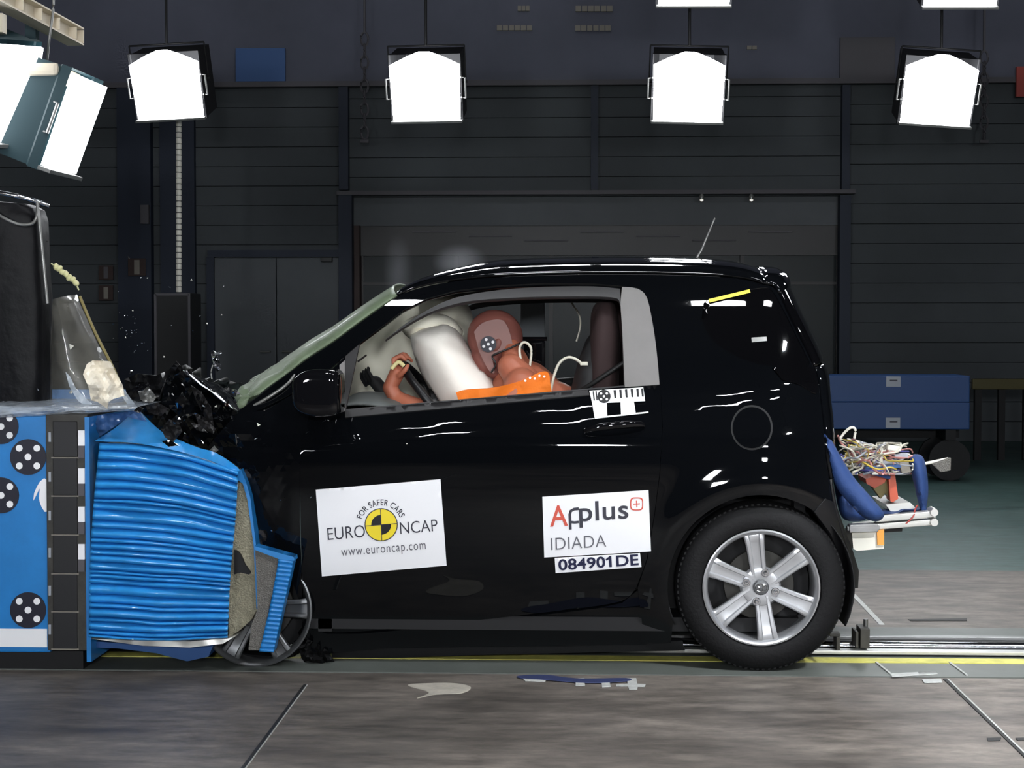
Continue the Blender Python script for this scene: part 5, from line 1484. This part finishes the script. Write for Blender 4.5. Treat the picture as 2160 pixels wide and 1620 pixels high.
# cable tangle
cab = thing('cable_bundle', 'tangled cream white and grey cables heaped on the rear rack', 'cables', W(1850, 990, .45))
rnd = random.Random(21)
mats_ = [M['cable'], M['offwhite'], M['cable'], M['smallwhite'], M['offwhite'], mat('yellow_cable', (.6, .45, .08), .5), mat('violet_cable', (.12, .12, .4), .5), mat('pink_cable', (.5, .22, .2), .5)]
for i in range(85):
    x0 = rnd.uniform(1768, 1860); y0 = 925+(x0-1768)*.35+rnd.uniform(-4, 50)
    pts = [(x0, y0, rnd.uniform(.3, .6))]; a = rnd.uniform(-.6, .9)
    for k in range(5):
        a += rnd.uniform(-1.2, 1.2); st_ = rnd.uniform(14, 30)
        x = min(1925, max(1768, pts[-1][0]+st_*cos(a))); y = pts[-1][1]+st_*.55*sin(a)
        lo = 918+(x-1768)*.30 if x < 1850 else 935; y = min(1000, max(lo, y)); pts.append((x, y, pts[-1][2]+rnd.uniform(-.08, .08)))
    tube_px('cable', pts, rnd.choice([.0025, .003, .004, .0035]), rnd.choice(mats_), cab, n=6, steps=4)
tube_px('cable', [(1770, 928, .4), (1782, 912, .4), (1795, 902, .4), (1804, 906, .4), (1802, 925, .4)], .005, M['offwhite'], cab)
tube_px('cable', [(1935, 1066, .38), (1930, 1075, .36), (1926, 1090, .33), (1905, 1110, .34)], .003, M['red'], cab)
for (x, y, w_, h_, m_) in ((1885, 945, .05, .02, 'offwhite'), (1900, 962, .05, .018, 'smallwhite'), (1858, 965, .014, .06, 'offwhite'), (1908, 985, .035, .045, 'dimcream'), (1876, 975, .06, .016, 'smallwhite'), (1850, 1000, .1, .014, 'padblue'), (1862, 985, .14, .014, 'bluelabel')):
    bm = bmesh.new(); add_box(bm, W(x, y, .38), (w_, .03, h_), rot=Matrix.Rotation(rnd.uniform(-.3, .3), 3, 'Y'), bevel=.003); link('connector', bm_mesh('c', bm), M[m_], cab)
o = thing('signal_paddle', 'small grey flag-shaped plate on a rod at the far end of the rack', 'paddle', W(1980, 980, .45))
tube_px('rod', [(1905, 985, .45), (1950, 978, .45), (2000, 968, .45)], .006, M['offwhite'], o)
prism('plate', [(1965, 978), (2000, 966), (2006, 966), (2005, 992), (1985, 996)], .44, .455, M['honeygrey'], o, 8)

# ================================================================== FLYING DEBRIS
def chip(px, py, Y, r, m, seed):
    rnd = random.Random(seed); bm = bmesh.new(); P = W(px, py, Y)
    vs_ = [P+Vector((rnd.uniform(-1, 1), rnd.uniform(-1, 1), rnd.uniform(-1, 1)))*r for _ in range(6)]
    bb = [bm.verts.new(v) for v in vs_]
    bmesh.ops.convex_hull(bm, input=bb)
    for v in [v for v in bm.verts if not v.link_faces]: bm.verts.remove(v)
    return bm_mesh('glass_fragment', bm)
proto = [None]*3
for i in range(3):
    me = chip(1225, 684, 0, .008, None, i+3); c = W(1225, 684, 0); me.transform(Matrix.Translation(-c)); me.materials.append(M[['chrome', 'film', 'offwhite'][i]]); proto[i] = me
rnd = random.Random(9)
spots = [(270, 542, 1.0), (284, 741, .9), (280, 655, .5), (298, 586, .5), (358, 606, .5), (404, 590, .6), (447, 441, .5), (421, 667, .6), (436, 683, .6), (467, 664, .6), (472, 604, .5), (311, 586, .4), (407, 697, .4), (362, 686, .4), (265, 712, .5), (99, 510, .6), (80, 822, .9), (148, 730, 1.6), (142, 742, 1.4), (152, 740, .8), (346, 752, .5), (276, 786, 1.5), (128, 820, .7), (150, 828, 1.2), (378, 852, 2.6), (430, 857, 1.0), (455, 857, .8), (572, 1120, .6), (655, 1050, .5), (858, 936, .4), (592, 1055, .5), (540, 925, 1.0), (545, 895, 1.0), (555, 865, .9)]
for k in range(34):
    spots.append((rnd.gauss(275, 38), rnd.gauss(705, 38), rnd.uniform(.25, .5)))
for i, (px, py, s_) in enumerate(spots):
    o = D.objects.new('glass_fragment', proto[i % 3 if i < 34 else i % 2]); COL.objects.link(o)
    o.location = W(px, py, rnd.uniform(-.05, .45) if i < 27 else rnd.uniform(-.1, .5)); 
    if i in (27, 28, 29, 30, 31, 32, 33): o.location = side(px, py, -.03)[0]
    o.scale = (s_*.85,)*3; o.rotation_euler = (rnd.uniform(0, 6), rnd.uniform(0, 6), rnd.uniform(0, 6))
    tag(o, 'tiny bright glass fragment flying off the crushed nose', 'glass fragment', 'flying glass fragments')
o = topthing('flying_bracket', [(444, 742), (450, 740), (456, 744), (466, 741), (468, 745), (458, 750), (464, 766), (466, 778), (458, 784), (452, 776), (448, 760)], .3, .03, 15, 4, M['chrome'], 'bright torn metal piece flying above the bonnet', 'metal fragment', step=5)
tube_px('stalk', [(447, 800, .3), (445, 785, .3), (449, 770, .3)], .003, M['lampgrey'], None); o = D.objects['stalk']; tag(center(o), 'thin wire below the flying metal piece', 'wire')
bm = bmesh.new(); a = W(118, 563, .25); b = W(160, 597, .25)
for k in range(7):
    c = a.lerp(b, k/6); add_sph(bm, c+Vector((0, 0, .004*(k % 2))), (.011, .012, .014), Matrix.Rotation(k*.9, 3, 'Y'), n=10)
add_tube(bm, [W(108, 556, .25), a, b, W(166, 612, .25)], .003, 6)
tag(center(link('link_strip', bm_mesh('l', bm, 50), mat('pale_yellow', (.6, .58, .3), .4))), 'pale yellow beaded strip flying above the smoky sheet', 'debris strip')
# smoke puffs behind the windscreen
def smoke(px, py, Y, r, dens, label, seed):
    m = D.materials.new('smoke'); m.use_nodes = True; nt = m.node_tree; nt.nodes.remove(nt.nodes['Principled BSDF'])
    v = nt.nodes.new('ShaderNodeVolumeScatter'); v.inputs['Color'].default_value = (.9, .92, 1, 1); v.inputs['Anisotropy'].default_value = .2
    tc = nt.nodes.new('ShaderNodeTexCoord'); n = nt.nodes.new('ShaderNodeTexNoise'); n.inputs['Scale'].default_value = 5; n.inputs['Detail'].default_value = 4
    g = nt.nodes.new('ShaderNodeTexGradient'); g.gradient_type = 'SPHERICAL'
    mp = nt.nodes.new('ShaderNodeMapping'); mp.inputs['Scale'].default_value = tuple(1/x for x in r)
    nt.links.new(tc.outputs['Object'], mp.inputs[0]); nt.links.new(mp.outputs[0], g.inputs[0]); nt.links.new(tc.outputs['Object'], n.inputs['Vector'])
    a = nt.nodes.new('ShaderNodeMath'); a.operation = 'MULTIPLY'; b = nt.nodes.new('ShaderNodeMath'); b.operation = 'MULTIPLY'; b.inputs[1].default_value = dens
    nt.links.new(g.outputs[1], a.inputs[0]); nt.links.new(n.outputs[0], a.inputs[1]); nt.links.new(a.outputs[0], b.inputs[0]); nt.links.new(b.outputs[0], v.inputs['Density'])
    nt.links.new(v.outputs[0], nt.nodes['Material Output'].inputs['Volume'])
    bm = bmesh.new(); add_sph(bm, (0, 0, 0), r, n=20); o = link('smoke_puff', bm_mesh('s', bm), m); o.location = W(px, py, Y)
    tag(o, label, 'smoke', kind='stuff')
smoke(970, 552, 1.5, (.13, .13, .085), 3.5, 'faint round puff of smoke above the front of the roof', 1)
smoke(840, 570, 1.5, (.07, .1, .17), 1.6, 'thin upright wisp of smoke above the windscreen', 2)
